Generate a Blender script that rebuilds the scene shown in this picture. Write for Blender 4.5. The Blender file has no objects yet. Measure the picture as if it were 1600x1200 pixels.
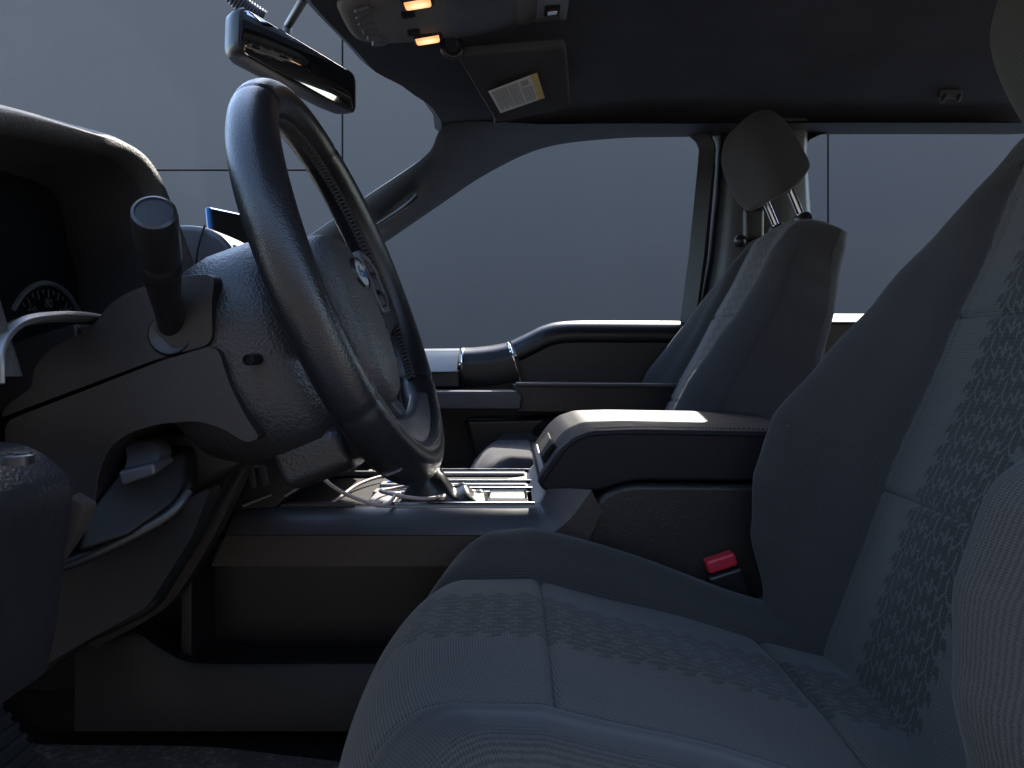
import bpy, bmesh, math, random
from mathutils import Vector, Matrix
import mathutils
random.seed(7)
R = math.radians
sc = bpy.context.scene
col = sc.collection

# ------------------------------------------------------------------ camera, sky, sun, exposure
F = 1209.0          # focal length in photo pixels (photo 1600 px wide)
HZ = 539.0          # photo row of the horizon
ZC = 1.30           # camera height above the ground
cam_d = bpy.data.cameras.new('camera')
cam = bpy.data.objects.new('camera', cam_d); col.objects.link(cam)
cam.location = (0, 0, ZC); cam.rotation_euler = (R(90), 0, 0)
cam_d.sensor_width = 36.0; cam_d.lens = F / 1600 * 36
cam_d.shift_y = -(600 - HZ) / 1600
cam_d.clip_start = 0.02; cam_d.clip_end = 500
sc.camera = cam

TO_SUN = Vector((0.30, 1.33, 1.0)).normalized()
SUN_EL = math.asin(TO_SUN.z); SUN_AZ = math.atan2(TO_SUN.x, TO_SUN.y)
w = bpy.data.worlds.new("World"); sc.world = w; w.use_nodes = True
nt = w.node_tree; nt.nodes.clear()
sky = nt.nodes.new('ShaderNodeTexSky'); sky.sky_type = 'NISHITA'; sky.sun_disc = False
sky.sun_elevation = SUN_EL; sky.sun_rotation = SUN_AZ
bg = nt.nodes.new('ShaderNodeBackground'); bg.inputs[1].default_value = 0.15
ow = nt.nodes.new('ShaderNodeOutputWorld')
nt.links.new(sky.outputs[0], bg.inputs[0]); nt.links.new(bg.outputs[0], ow.inputs[0])
sd = bpy.data.lights.new('sun', 'SUN'); sd.energy = 2.2; sd.angle = R(0.5); sd.color = (1, .94, .84)
sun = bpy.data.objects.new('sun', sd); col.objects.link(sun)
sun.rotation_euler = (-TO_SUN).to_track_quat('-Z', 'Y').to_euler(); sun.location = (-4, 4, 9)
sc.view_settings.view_transform = 'Standard'; sc.view_settings.look = 'None'
sc.view_settings.gamma = 1; sc.view_settings.use_curve_mapping = False
sc.view_settings.exposure = 2.5
sc.render.engine = 'CYCLES'
cy = sc.cycles
cy.use_denoising = True
try: cy.denoiser = 'OPENIMAGEDENOISE'
except Exception: pass
cy.max_bounces = 8; cy.diffuse_bounces = 4; cy.glossy_bounces = 4; cy.transparent_max_bounces = 12
cy.sample_clamp_indirect = 6.0; cy.caustics_reflective = False; cy.caustics_refractive = False

# ------------------------------------------------------------------ helpers
def P(px, py, d):            # photo pixel at depth d -> point (camera height = 0)
    return Vector(((px - 800) / F * d, d, (HZ - py) / F * d))
def XZ(pts, d): return [((px - 800) / F * d, (HZ - py) / F * d) for px, py in pts]
def lerp(a, b, t): return a + (b - a) * t
def sstep(t):
    t = max(0., min(1., t)); return t * t * (3 - 2 * t)
def table(tb, x):
    if x <= tb[0][0]: return tb[0][1]
    for (a, va), (b, vb) in zip(tb, tb[1:]):
        if x <= b:
            return lerp(va, vb, sstep((x - a) / (b - a)) * .4 + .6 * (x - a) / (b - a))
    return tb[-1][1]
def gs(x, s): return math.exp(-(x / s) ** 2)
def spline(pts, n=8, closed=False):      # Catmull-Rom through points of any dimension
    pts = [Vector(p) for p in pts]; N = len(pts); out = []
    rng = range(N) if closed else range(N - 1)
    for i in rng:
        if closed: p0, p1, p2, p3 = pts[i - 1], pts[i], pts[(i + 1) % N], pts[(i + 2) % N]
        else: p0, p1, p2, p3 = pts[max(i - 1, 0)], pts[i], pts[i + 1], pts[min(i + 2, N - 1)]
        for k in range(n):
            t = k / n
            out.append(0.5 * ((2 * p1) + (p2 - p0) * t + (2 * p0 - 5 * p1 + 4 * p2 - p3) * t * t + (3 * p1 - p0 - 3 * p2 + p3) * t ** 3))
    if not closed: out.append(pts[-1])
    return out
def rnd(poly, r, n=5):                   # round the corners of a 2-D polygon
    out = []; N = len(poly)
    for i in range(N):
        p = Vector(poly[i][:2]); a = Vector(poly[i - 1][:2]); b = Vector(poly[(i + 1) % N][:2])
        rr = poly[i][2] if len(poly[i]) > 2 else r
        da, db = (a - p), (b - p)
        k = min(rr, da.length * .48, db.length * .48)
        if k < 1e-5: out.append(tuple(p)); continue
        s, e = p + da.normalized() * k, p + db.normalized() * k
        for j in range(n + 1):
            t = j / n
            q = s * (1 - t) ** 2 + p * 2 * t * (1 - t) + e * t * t
            out.append((q.x, q.y))
    return out

class MB:
    def __init__(s): s.v = []; s.f = []; s.uv = {}
    def add(s, vs, fs, uvs=None):
        o = len(s.v); s.v += [Vector(p) for p in vs]
        s.f += [tuple(i + o for i in f) for f in fs]
        if uvs:
            for i, u in enumerate(uvs): s.uv[o + i] = u
        return s
    def loft(s, rings, cap=(True, True), closed=True, loop=False):
        n = len(rings[0]); vs = [p for r in rings for p in r]; fs = []
        M = len(rings)
        for i in range(M if loop else M - 1):
            i2 = (i + 1) % M
            for j in range(n if closed else n - 1):
                j2 = (j + 1) % n
                fs.append((i * n + j, i * n + j2, i2 * n + j2, i2 * n + j))
        if not loop and closed:
            if cap[0]: fs.append(tuple(range(n - 1, -1, -1)))
            if cap[1]: fs.append(tuple((M - 1) * n + j for j in range(n)))
        return s.add(vs, fs)
    def prism(s, xz, y0, y1):
        return s.loft([[(x, y0, z) for x, z in xz], [(x, y1, z) for x, z in xz]])
    def box(s, c, size, M=None):
        c = Vector(c); h = Vector(size) / 2; M = M or Matrix.Identity(3)
        vs = [c + M @ Vector((sx * h.x, sy * h.y, sz * h.z)) for sx in (-1, 1) for sy in (-1, 1) for sz in (-1, 1)]
        return s.add(vs, [(0, 1, 3, 2), (4, 6, 7, 5), (0, 4, 5, 1), (2, 3, 7, 6), (0, 2, 6, 4), (1, 5, 7, 3)])
    def tube(s, path, r, n=12, loop=False, cap=(True, True), flat=1.0, ref=None):
        path = [Vector(p) for p in path]; N = len(path); rings = []
        up = Vector(ref) if ref else Vector((0.13, .21, .97))
        prev = None
        for i, p in enumerate(path):
            if loop: t = path[(i + 1) % N] - path[i - 1]
            else: t = path[min(i + 1, N - 1)] - path[max(i - 1, 0)]
            t.normalize()
            a = (up - t * up.dot(t)) if prev is None or ref else (prev - t * prev.dot(t))
            if a.length < 1e-4: a = Vector((1, 0, 0)) - t * t.x
            a.normalize(); prev = a; b = t.cross(a)
            rr = r[i] if isinstance(r, (list, tuple)) else r
            rings.append([p + a * math.cos(2 * math.pi * k / n) * rr * flat + b * math.sin(2 * math.pi * k / n) * rr for k in range(n)])
        return s.loft(rings, cap=cap, loop=loop)
    def lathe(s, origin, axis, prof, n=32, ref=(0, 1, 0), ell=1.0, cap=(True, True)):   # prof: (radius, height)
        o = Vector(origin); ax = Vector(axis).normalized(); rf = Vector(ref)
        a = rf - ax * rf.dot(ax)
        if a.length < 1e-3: a = Vector((1, 0, .1)) - ax * ax.dot(Vector((1, 0, .1)))
        a.normalize(); b = ax.cross(a)
        return s.loft([[o + ax * h + a * math.cos(2 * math.pi * k / n) * r + b * math.sin(2 * math.pi * k / n) * r * ell for k in range(n)] for r, h in prof], cap=cap)
    def grid(s, fn, us, vs_, uvfn=None):
        nu, nv = len(us), len(vs_)
        pts = [fn(u, v) for u in us for v in vs_]
        fs = [(i * nv + j, (i + 1) * nv + j, (i + 1) * nv + j + 1, i * nv + j + 1) for i in range(nu - 1) for j in range(nv - 1)]
        return s.add(pts, fs, [uvfn(u, v) for u in us for v in vs_] if uvfn else None)
    def sell(s, c, rad, e1=.6, e2=.6, M=None, nu=28, nv=40):
        c = Vector(c); M = M or Matrix.Identity(3)
        pw = lambda x, e: math.copysign(abs(x) ** e, x)
        rings = []
        for i in range(1, nu):
            ph = -math.pi / 2 + math.pi * i / nu
            rings.append([c + M @ Vector((rad[0] * pw(math.cos(ph), e1) * pw(math.cos(2 * math.pi * j / nv), e2),
                          rad[1] * pw(math.cos(ph), e1) * pw(math.sin(2 * math.pi * j / nv), e2), rad[2] * pw(math.sin(ph), e1))) for j in range(nv)])
        return s.loft(rings)

def wl(o):
    p = Vector((0, 0, 0))
    while o: p += o.location; o = o.parent
    return p
def obj(name, mb, mat, parent=None, bevel=0, seg=3, sub=0, ang=40, label=None):
    off = Vector((0, 0, ZC)) - (wl(parent) if parent else Vector((0, 0, 0)))
    me = bpy.data.meshes.new(name)
    me.from_pydata([tuple(p + off) for p in mb.v], [], mb.f)
    if mb.uv:
        ul = me.uv_layers.new(name='UVMap')
        for lp in me.loops: ul.data[lp.index].uv = mb.uv.get(lp.vertex_index, (0, 0))
    bm = bmesh.new(); bm.from_mesh(me); bmesh.ops.recalc_face_normals(bm, faces=bm.faces); bm.to_mesh(me); bm.free()
    me.polygons.foreach_set('use_smooth', [True] * len(me.polygons))
    if not sub: me.set_sharp_from_angle(angle=R(ang))
    me.materials.append(mat)
    o = bpy.data.objects.new(name, me); col.objects.link(o)
    if parent: o.parent = parent
    if bevel:
        m = o.modifiers.new('bevel', 'BEVEL'); m.width = bevel; m.segments = seg; m.limit_method = 'ANGLE'; m.angle_limit = R(35)
        m.harden_normals = False; m.use_clamp_overlap = True
        me.set_sharp_from_angle(angle=R(180))
        m2 = o.modifiers.new('wn', 'WEIGHTED_NORMAL'); m2.keep_sharp = True
    if sub:
        m = o.modifiers.new('subsurf', 'SUBSURF'); m.levels = sub; m.render_levels = sub
    if label: o['label'] = label
    return o
def thing(name, label, cat, base, group=None):
    o = bpy.data.objects.new(name, None); col.objects.link(o)
    o.location = Vector(base) + Vector((0, 0, ZC)); o['label'] = label; o['category'] = cat
    o.empty_display_size = .05
    if group: o['group'] = group
    return o
def text(name, body, loc, size, rot, mat, parent, ext=.0002, shear=0, sx=1.0):
    c = bpy.data.curves.new(name, 'FONT'); c.body = body; c.size = size; c.extrude = ext; c.align_x = 'CENTER'; c.align_y = 'CENTER'
    c.shear = shear; c.resolution_u = 3
    t = bpy.data.objects.new(name, c); col.objects.link(t)
    dg = bpy.context.evaluated_depsgraph_get(); me = bpy.data.meshes.new_from_object(t.evaluated_get(dg))
    bpy.data.objects.remove(t); me.materials.clear(); me.materials.append(mat)
    o = bpy.data.objects.new(name, me); col.objects.link(o); o.parent = parent
    o.location = Vector(loc) + Vector((0, 0, ZC)) - wl(parent)
    o.rotation_euler = rot.to_euler() if hasattr(rot, 'to_euler') else rot
    o.scale = (sx, 1, 1)
    return o

# ------------------------------------------------------------------ materials
class NT:
    def __init__(s, name):
        s.m = bpy.data.materials.new(name); s.m.use_nodes = True; s.t = s.m.node_tree
        s.b = s.t.nodes['Principled BSDF']; s.out = s.t.nodes['Material Output']
    def n(s, ty, **kw):
        nd = s.t.nodes.new(ty)
        for k, v in kw.items(): setattr(nd, k, v)
        return nd
    def l(s, a, b): s.t.links.new(a, b)
    def math(s, op, a, b=None, c=None):
        nd = s.n('ShaderNodeMath', operation=op)
        for i, x in enumerate((a, b, c)):
            if x is None: continue
            if isinstance(x, (int, float)): nd.inputs[i].default_value = x
            else: s.l(x, nd.inputs[i])
        return nd.outputs[0]
    def set(s, **kw):
        for k, v in kw.items():
            i = s.b.inputs[k.replace('_', ' ')]
            if isinstance(v, bpy.types.NodeSocket): s.l(v, i)
            else: i.default_value = v
    def mix(s, fac, a, b):
        nd = s.n('ShaderNodeMix', data_type='RGBA')
        if isinstance(fac, (int, float)): nd.inputs[0].default_value = fac
        else: s.l(fac, nd.inputs[0])
        for x, i in ((a, 6), (b, 7)):
            if isinstance(x, bpy.types.NodeSocket): s.l(x, nd.inputs[i])
            else: nd.inputs[i].default_value = (*x, 1) if len(x) == 3 else x
        return nd.outputs[2]
    def noise(s, scale, detail=3, vec=None, rough=.5):
        nd = s.n('ShaderNodeTexNoise'); nd.inputs['Scale'].default_value = scale; nd.inputs['Detail'].default_value = detail
        nd.inputs['Roughness'].default_value = rough
        s.l(vec or s.obj(), nd.inputs['Vector']); return nd.outputs['Fac']
    def obj(s):
        if not hasattr(s, '_tc'): s._tc = s.n('ShaderNodeTexCoord')
        return s._tc.outputs['Object']
    def ramp(s, x, a, b):
        nd = s.n('ShaderNodeMapRange'); s.l(x, nd.inputs[0]); nd.inputs[1].default_value = a; nd.inputs[2].default_value = b
        return nd.outputs[0]
    def bump(s, h, strength=.3, dist=.001):
        nd = s.n('ShaderNodeBump'); nd.inputs['Strength'].default_value = strength; nd.inputs['Distance'].default_value = dist
        s.l(h, nd.inputs['Height']); s.l(nd.outputs[0], s.b.inputs['Normal']); return nd
def grained(name, base, rough, gscale=700, gstr=.25, spec=.5, dust=.0, dustcol=(.22, .2, .18), coat=0, metal=0):
    k = NT(name)
    v = k.n('ShaderNodeTexVoronoi'); v.inputs['Scale'].default_value = gscale; k.l(k.obj(), v.inputs['Vector'])
    n1 = k.noise(gscale * .35, 2)
    h = k.math('ADD', k.math('MULTIPLY', v.outputs['Distance'], .8), k.math('MULTIPLY', n1, .7))
    n2 = k.noise(9, 5, rough=.6); n3 = k.noise(60, 4)
    c = k.mix(k.ramp(n2, .3, .75), tuple(x * .85 for x in base), tuple(x * 1.12 for x in base))
    if dust:
        dm = k.math('MULTIPLY', k.ramp(k.math('MULTIPLY', k.noise(14, 6, rough=.75), k.noise(160, 3)), .25, .55), dust)
        c = k.mix(dm, c, dustcol)
    k.set(Base_Color=c, Roughness=k.math('ADD', rough - .06, k.math('MULTIPLY', n3, .12)), Specular_IOR_Level=spec, Metallic=metal)
    if coat: k.set(Coat_Weight=coat, Coat_Roughness=.12)
    if gstr: k.bump(h, gstr, .0006)
    return k.m
def plain(name, base, rough=.4, metal=0, spec=.5, coat=0):
    k = NT(name); n = k.noise(40, 4)
    k.set(Base_Color=(*base, 1), Roughness=k.math('ADD', rough - .04, k.math('MULTIPLY', n, .08)), Metallic=metal, Specular_IOR_Level=spec, Coat_Weight=coat)
    return k.m
def fabric(name, base, tread=False, period=.0032, light=1.9, weave=1.0):
    k = NT(name)
    uvn = k.n('ShaderNodeUVMap'); sp = k.n('ShaderNodeSeparateXYZ'); k.l(uvn.outputs[0], sp.inputs[0])
    U, V = sp.outputs[0], sp.outputs[1]
    jn = k.n('ShaderNodeTexNoise'); jn.inputs['Scale'].default_value = 420; jn.inputs['Detail'].default_value = 2; k.l(k.obj(), jn.inputs['Vector'])
    js = k.n('ShaderNodeSeparateColor'); k.l(jn.outputs['Color'], js.inputs[0])
    tau = 2 * math.pi
    U2 = k.math('ADD', U, k.math('MULTIPLY', k.math('SUBTRACT', js.outputs[0], .5), .0014)); V2 = k.math('ADD', V, k.math('MULTIPLY', k.math('SUBTRACT', js.outputs[1], .5), .0014))
    dA = k.math('SINE', k.math('MULTIPLY', k.math('ADD', U2, V2), tau / (period * 1.35)))
    dB = k.math('SINE', k.math('MULTIPLY', k.math('SUBTRACT', U2, V2), tau / (period * 1.35)))
    wv = k.math('ADD', .5, k.math('MULTIPLY', k.math('MULTIPLY', dA, dB), .5 * weave))
    big = k.noise(7, 5, rough=.6); fine = k.noise(1400, 2)
    c = k.mix(k.math('MULTIPLY', wv, .95), tuple(x * lerp(1., .22, weave) for x in base), tuple(x * light for x in base))
    c = k.mix(k.math('MULTIPLY', k.ramp(big, .35, .7), .25), c, tuple(x * 1.8 for x in base))
    hgt = k.math('ADD', k.noise(900, 3), k.math('MULTIPLY', fine, .4))
    lint = k.math('GREATER_THAN', k.noise(260, 1), .80)
    c = k.mix(k.math('MULTIPLY', lint, .35), c, (.16, .16, .16))
    if tread:
        p = .0225; q = .0205
        lane = k.math('FLOOR', k.math('ADD', k.math('MULTIPLY', V, 1 / q), 50.5))
        vl = k.math('SUBTRACT', k.math('FRACT', k.math('ADD', k.math('MULTIPLY', V, 1 / q), 50.5)), .5)      # -.5 .. .5 in a lane
        par = k.math('MODULO', lane, 2)
        uu = k.math('ADD', k.math('MULTIPLY', U, 1 / p), k.math('ADD', k.math('MULTIPLY', par, .42), 100))
        av_ = k.math('ABSOLUTE', vl)
        kink = k.math('MULTIPLY', k.math('MINIMUM', av_, .28), 1.35)          # chevron with flat shoulders
        kink = k.math('MULTIPLY', kink, k.math('SUBTRACT', 1, k.math('MULTIPLY', par, 2)))
        a = k.math('FRACT', k.math('ADD', uu, kink))
        gap1 = k.math('LESS_THAN', a, .15)
        slot = k.math('MULTIPLY', k.math('LESS_THAN', av_, .085), k.math('LESS_THAN', a, .66))   # a slot down the middle of each block
        side = k.math('MULTIPLY', k.math('GREATER_THAN', av_, .43), k.math('GREATER_THAN', a, .50))
        gap = k.math('MAXIMUM', gap1, k.math('MAXIMUM', slot, side))
        edge = k.math('ADD', .052, k.math('MULTIPLY', k.math('LESS_THAN', a, .55), .012))
        inside = k.math('LESS_THAN', k.math('ABSOLUTE', V), edge)
        blk = k.math('MULTIPLY', inside, k.math('SUBTRACT', 1, gap))
        dots = k.math('MULTIPLY', k.math('GREATER_THAN', k.math('SINE', k.math('MULTIPLY', U, tau / .0042)), .2), k.math('GREATER_THAN', k.math('SINE', k.math('MULTIPLY', V, tau / .0042)), .35))
        dk = k.mix(k.math('MULTIPLY', dots, .5), tuple(x * .55 for x in base), tuple(x * 1.25 for x in base))
        c = k.mix(blk, c, dk)
        hgt = k.math('MULTIPLY', hgt, k.math('SUBTRACT', 1, k.math('MULTIPLY', blk, .7)))
    k.set(Base_Color=c, Roughness=.92, Specular_IOR_Level=.18, Sheen_Weight=.12, Sheen_Roughness=.5)
    k.bump(hgt, .30, .0006)
    return k.m
def glass(name, tint, refl=1.0):
    k = NT(name)
    tr = k.n('ShaderNodeBsdfTransparent'); tr.inputs[0].default_value = (*tint, 1)
    gl = k.n('ShaderNodeBsdfGlossy'); gl.inputs['Roughness'].default_value = .02
    fr = k.n('ShaderNodeFresnel'); fr.inputs[0].default_value = 1.45
    geo = k.n('ShaderNodeNewGeometry')
    smear = k.math('MULTIPLY', k.ramp(k.noise(9, 6, rough=.7), .62, .9), .006)
    mx = k.n('ShaderNodeMixShader'); k.l(k.math('MULTIPLY', fr.outputs[0], refl * .8), mx.inputs[0])
    k.l(tr.outputs[0], mx.inputs[1]); k.l(gl.outputs[0], mx.inputs[2])
    df = k.n('ShaderNodeBsdfDiffuse'); df.inputs[0].default_value = (.6, .62, .66, 1)
    m2 = k.n('ShaderNodeMixShader'); k.l(smear, m2.inputs[0]); k.l(mx.outputs[0], m2.inputs[1]); k.l(df.outputs[0], m2.inputs[2])
    k.l(m2.outputs[0], k.out.inputs[0]); return k.m
def emit(name, c, s):
    k = NT(name); k.set(Base_Color=(*c, 1), Emission_Color=(*c, 1), Emission_Strength=s); return k.m

M = {}
M['plastic'] = grained('black_grained_plastic', (.0165, .0142, .0140), .44, 900, .16, dust=.05, dustcol=(.12, .10, .09))
M['plastic_brown'] = grained('bounce_tinted_plastic', (.044, .034, .029), .50, 900, .14, dust=.10)  # brown tint holds warm ground bounce in the colour
M['plastic_smooth'] = grained('black_smooth_plastic', (.013, .0125, .0135), .34, 1500, .05, dust=.04)
M['plastic_grey'] = grained('grey_satin_plastic', (.058, .056, .062), .40, 1400, .06, dust=.1)
M['plastic_deep'] = grained('deep_black_plastic', (.006, .006, .006), .7, 900, .1, spec=.25)
M['plastic_shaded'] = grained('shaded_black_plastic', (.0055, .0052, .0056), .6, 900, .16, spec=.3)  # darker copy of the black plastic, footwell shade put into its colour
M['hood'] = grained('grained_hood_skin', (.030, .029, .029), .62, 420, .7, spec=.3)
M['pad'] = grained('coarse_grained_pad', (.050, .048, .048), .46, 460, .9, dust=.1)  # lightened to stand in for sun that misses the pad
M['base'] = grained('black_console_base', (.012, .011, .011), .55, 900, .2, spec=.4)  # darkened so the low console's shade sits in the colour
M['lining'] = grained('hood_lining_plastic', (.060, .057, .058), .6, 1200, .08, spec=.3)  # lightened in place of light missing under the hood
M['oh_plastic'] = grained('warm_black_roof_plastic', (.13, .122, .116), .55, 1200, .15)
M['leather'] = grained('black_leather', (.0115, .0112, .0130), .30, 800, .36, dust=.03)
M['leather_hub'] = grained('coarse_black_grain', (.021, .020, .021), .38, 430, .75, dust=.06)
M['leather_lid'] = grained('grained_lid_vinyl', (.017, .016, .018), .50, 560, .42, spec=.18, dust=.03)
M['vinyl_side'] = grained('grained_side_vinyl', (.019, .017, .0155), .46, 420, .5, dust=.16, dustcol=(.10, .07, .05))
M['headliner'] = grained('black_headliner_cloth', (.072, .077, .090), .95, 1600, .25, spec=.1)
M['trim_dark'] = grained('dark_pillar_trim', (.028, .028, .029), .46, 1300, .1)
M['carpet'] = grained('black_carpet', (.020, .018, .017), .98, 500, .9, spec=.05, dust=.3, dustcol=(.10, .085, .07))
M['mat'] = grained('dusty_floor_mat', (.085, .070, .060), .9, 380, .6, spec=.1, dust=.85, dustcol=(.32, .25, .19))
M['satin'] = grained('satin_silver_trim', (.17, .17, .175), .40, 1800, .03, metal=.6, dust=.15)
M['dark_satin'] = grained('dark_satin_trim', (.075, .070, .082), .38, 1800, .04, metal=.3)
M['visor'] = grained('dark_visor_cloth', (.075, .074, .078), .95, 1600, .25, spec=.1)
M['tray'] = grained('dusty_silver_tray', (.36, .355, .34), .45, 1600, .05, metal=.25, dust=.35, dustcol=(.42, .39, .34))
M['chrome'] = plain('chrome', (.72, .72, .73), .12, 1)
M['piano'] = plain('gloss_black', (.012, .012, .013), .12, 0, .5, .4)
M['screen'] = plain('cluster_glass', (.006, .007, .009), .10, 0, .5)
M['red'] = plain('red_plastic', (.55, .03, .05), .35)
M['pod'] = grained('grained_pod_vinyl', (.013, .012, .014), .42, 420, .6)
M['rubber'] = plain('black_rubber', (.02, .02, .02), .7)
M['label'] = plain('white_label_paper', (.82, .80, .72), .6)
M['label_yellow'] = plain('yellow_label_band', (.80, .60, .20), .6)
M['ink'] = plain('label_ink', (.42, .42, .38), .7)
M['dialink'] = plain('dial_print', (.09, .09, .095), .6)
M['cable'] = plain('pinkish_cable_rubber', (.55, .44, .42), .45)
M['cable_end'] = plain('white_plug_plastic', (.7, .68, .66), .4)
M['blue'] = plain('blue_metal_edge', (.02, .09, .26), .3, .6)
M['mirror'] = plain('mirror_silver', (.30, .31, .33), .04, 1)
k = NT('lit_map_lamp'); tc_ = k.n('ShaderNodeTexCoord'); ln_ = k.n('ShaderNodeVectorMath', operation='DISTANCE'); k.l(tc_.outputs['Generated'], ln_.inputs[0]); ln_.inputs[1].default_value = (.5, .5, .3)
hot = k.ramp(ln_.outputs['Value'], .15, .6); k.set(Base_Color=(.5, .35, .2, 1), Emission_Color=k.mix(hot, (1, .62, .33), (.75, .27, .09)), Emission_Strength=.32, Roughness=.3)
M['amber'] = k.m
M['emblem'] = plain('emblem_enamel', (.42, .44, .47), .45, .2)
M['stitch'] = plain('dark_thread', (.035, .035, .036), .8)
M['stitch_pale'] = plain('pale_thread', (.16, .12, .11), .8)
M['insert'] = fabric('woven_seat_insert', (.060, .0555, .050), True, .0032, 2.2)
M['bolster'] = fabric('smooth_seat_bolster', (.043, .040, .038), False, .0026, 1.8, .8)
M['insert_far'] = fabric('woven_seat_insert_plain', (.062, .059, .061), True, .0024, 2.0, .25)
M['bolster_far'] = fabric('smooth_seat_bolster_plain', (.036, .034, .036), False, .0022, 1.7, .15)
M['glass_clear'] = glass('clear_windscreen', (.97, .98, .98), .006)
M['glass_side'] = glass('side_glass', (.80, .80, .80), .15)
M['glass_tint'] = glass('privacy_glass', (.72, .72, .74), .15)
M['belt'] = grained('belt_webbing', (.03, .03, .032), .8, 700, .5)
k = NT('wall_panel_paint')
n1 = k.noise(.9, 4, rough=.55); st = k.n('ShaderNodeMapping'); k.l(k.obj(), st.inputs[0]); st.inputs['Scale'].default_value = (1.2, 1, 5.5)
n2 = k.noise(1.6, 6, st.outputs[0], .7); n3 = k.noise(300, 2)
c = k.mix(k.ramp(n1, .3, .7), (.062, .0555, .0555), (.068, .061, .0605))
c = k.mix(k.math('MULTIPLY', k.ramp(n2, .60, .78), .22), c, (.105, .099, .096))
k.set(Base_Color=c, Roughness=.55, Specular_IOR_Level=.3); k.bump(n3, .06, .002)
M['wall'] = k.m
M['blocker_wall'] = grained('added_blocker_wall', (.085, .080, .076), .8, 60, .3)
M['joint'] = plain('dark_panel_joint', (.01, .01, .012), .8)
M['ground'] = grained('sunlit_paving', (.24, .21, .185), .9, 120, .4)

# ------------------------------------------------------------------ setting
g = MB(); g.grid(lambda u, v: Vector((u, v, -ZC)), [-60, -20, -6, 0, 6, 20, 60], [-60, -20, -6, 0, 6, 20, 60])
o = obj('ground', g, M['ground']); o['kind'] = 'structure'
YW = 6.0
wall = thing('panel_wall', 'tall grey metal panel wall with thin dark joints outside the windows', 'wall', (0, YW, -ZC))
jx = [-5.2, (535 - 800) / F * YW, (1294 - 800) / F * YW, 5.8]
jz = {0: [-ZC, (HZ - 266) / F * YW, 2.75], 1: [-ZC, 2.75], 2: [-ZC, 2.75]}
b = MB(); b.box((.3, YW + .06, (2.75 - ZC) / 2), (11, .06, 2.75 + ZC - .02)); obj('wall_backing', b, M['joint'], wall)
for i in range(3):
    for z0, z1 in zip(jz[i], jz[i][1:]):
        b = MB(); b.box(((jx[i] + jx[i + 1]) / 2, YW + .015, (z0 + z1) / 2), (jx[i + 1] - jx[i] - .013, .03, z1 - z0 - .011))
        obj('panel', b, M['wall'], wall, bevel=.003, seg=2)

b = MB(); b.box((0, -3.6, .35), (16, .2, 3.3)); o = obj('wall', b, M['blocker_wall'], bevel=.01); o['kind'] = 'structure'   # unseen wall added behind the camera to block low sky light

# ------------------------------------------------------------------ cab shell: headliner, pillars, windscreen, floor
cab = thing('truck_cab', 'dark cab shell with headliner, pillars and footwell carpet around the seats', 'truck cab', (0, 1.1, -.60))
XH = [(.2, -.17), (.6, -.24), (1.0, -.262), (1.25, -.227), (1.4, -.187), (1.52, -.157), (1.6, -.146), (1.66, -.150), (1.72, -.13), (1.80, -.05)]
ZH = [(.2, .43), (1.0, .446), (1.25, .446), (1.4, .460), (1.52, .467), (1.6, .462), (1.66, .452), (1.72, .465), (1.80, .50)]
def roof(u, v):
    xh = table(XH, v); x = xh + (1.9 - xh) * u ** 1.5
    z = table(ZH, v) + (.512 - table(ZH, v)) * sstep((x - xh) / .42)
    return Vector((x, v, z))
g = MB(); us = [i / 40 for i in range(41)]; ys = [.2 + 1.62 * i / 50 for i in range(51)]
g.grid(roof, us, ys)
g.grid(lambda u, v: roof(u, v) + Vector((-.012 if u == 0 else 0, 0, .05)), us, ys)
# front lip joining the two skins
g.loft([[roof(0, v) for v in ys], [roof(0, v) + Vector((-.016, 0, .012)) for v in ys], [roof(0, v) + Vector((-.016, 0, .035)) for v in ys], [roof(0, v) + Vector((-.012, 0, .05)) for v in ys]], closed=False)
obj('headliner', g, M['headliner'], cab)
# windscreen pillar and roof rail on the far side
lo = spline([P(1600, 209, 1.82), P(1300, 209, 1.82), P(1075, 213, 1.82), P(960, 216, 1.82), P(850, 231, 1.82), P(760, 272, 1.82), P(680, 325, 1.83), P(600, 380, 1.84), P(500, 448, 1.86), P(420, 505, 1.88)], 8)
up = spline([P(1600, 192, 1.66), P(1300, 192, 1.66), P(1075, 193, 1.65), P(960, 193, 1.65), P(850, 194, 1.63), P(705, 193, 1.60), P(664, 244, 1.68), P(565, 312, 1.75), P(470, 378, 1.79), P(390, 432, 1.82)], 8)
rings = []
for a, c in zip(up, lo):
    m = (a + c) / 2; inn = Vector((0, -.022, -.004))
    rings.append([a, lerp(a, c, .12) + inn * .55, lerp(a, c, .35) + inn, lerp(a, c, .65) + inn * .9, lerp(a, c, .9) + inn * .45, c, c + Vector((0, .05, .012)), a + Vector((0, .09, .03))])
g = MB(); g.loft(rings); obj('windscreen_pillar', g, M['trim_dark'], cab, ang=50)
# grab-handle groove on the pillar
gp = [P(652, 306, 1.735), P(640, 318, 1.735), P(618, 334, 1.75), P(590, 352, 1.765)]
g = MB(); g.tube(spline(gp, 6), .011, 10, flat=.6); obj('pillar_grip', g, M['plastic_smooth'], cab)
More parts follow.
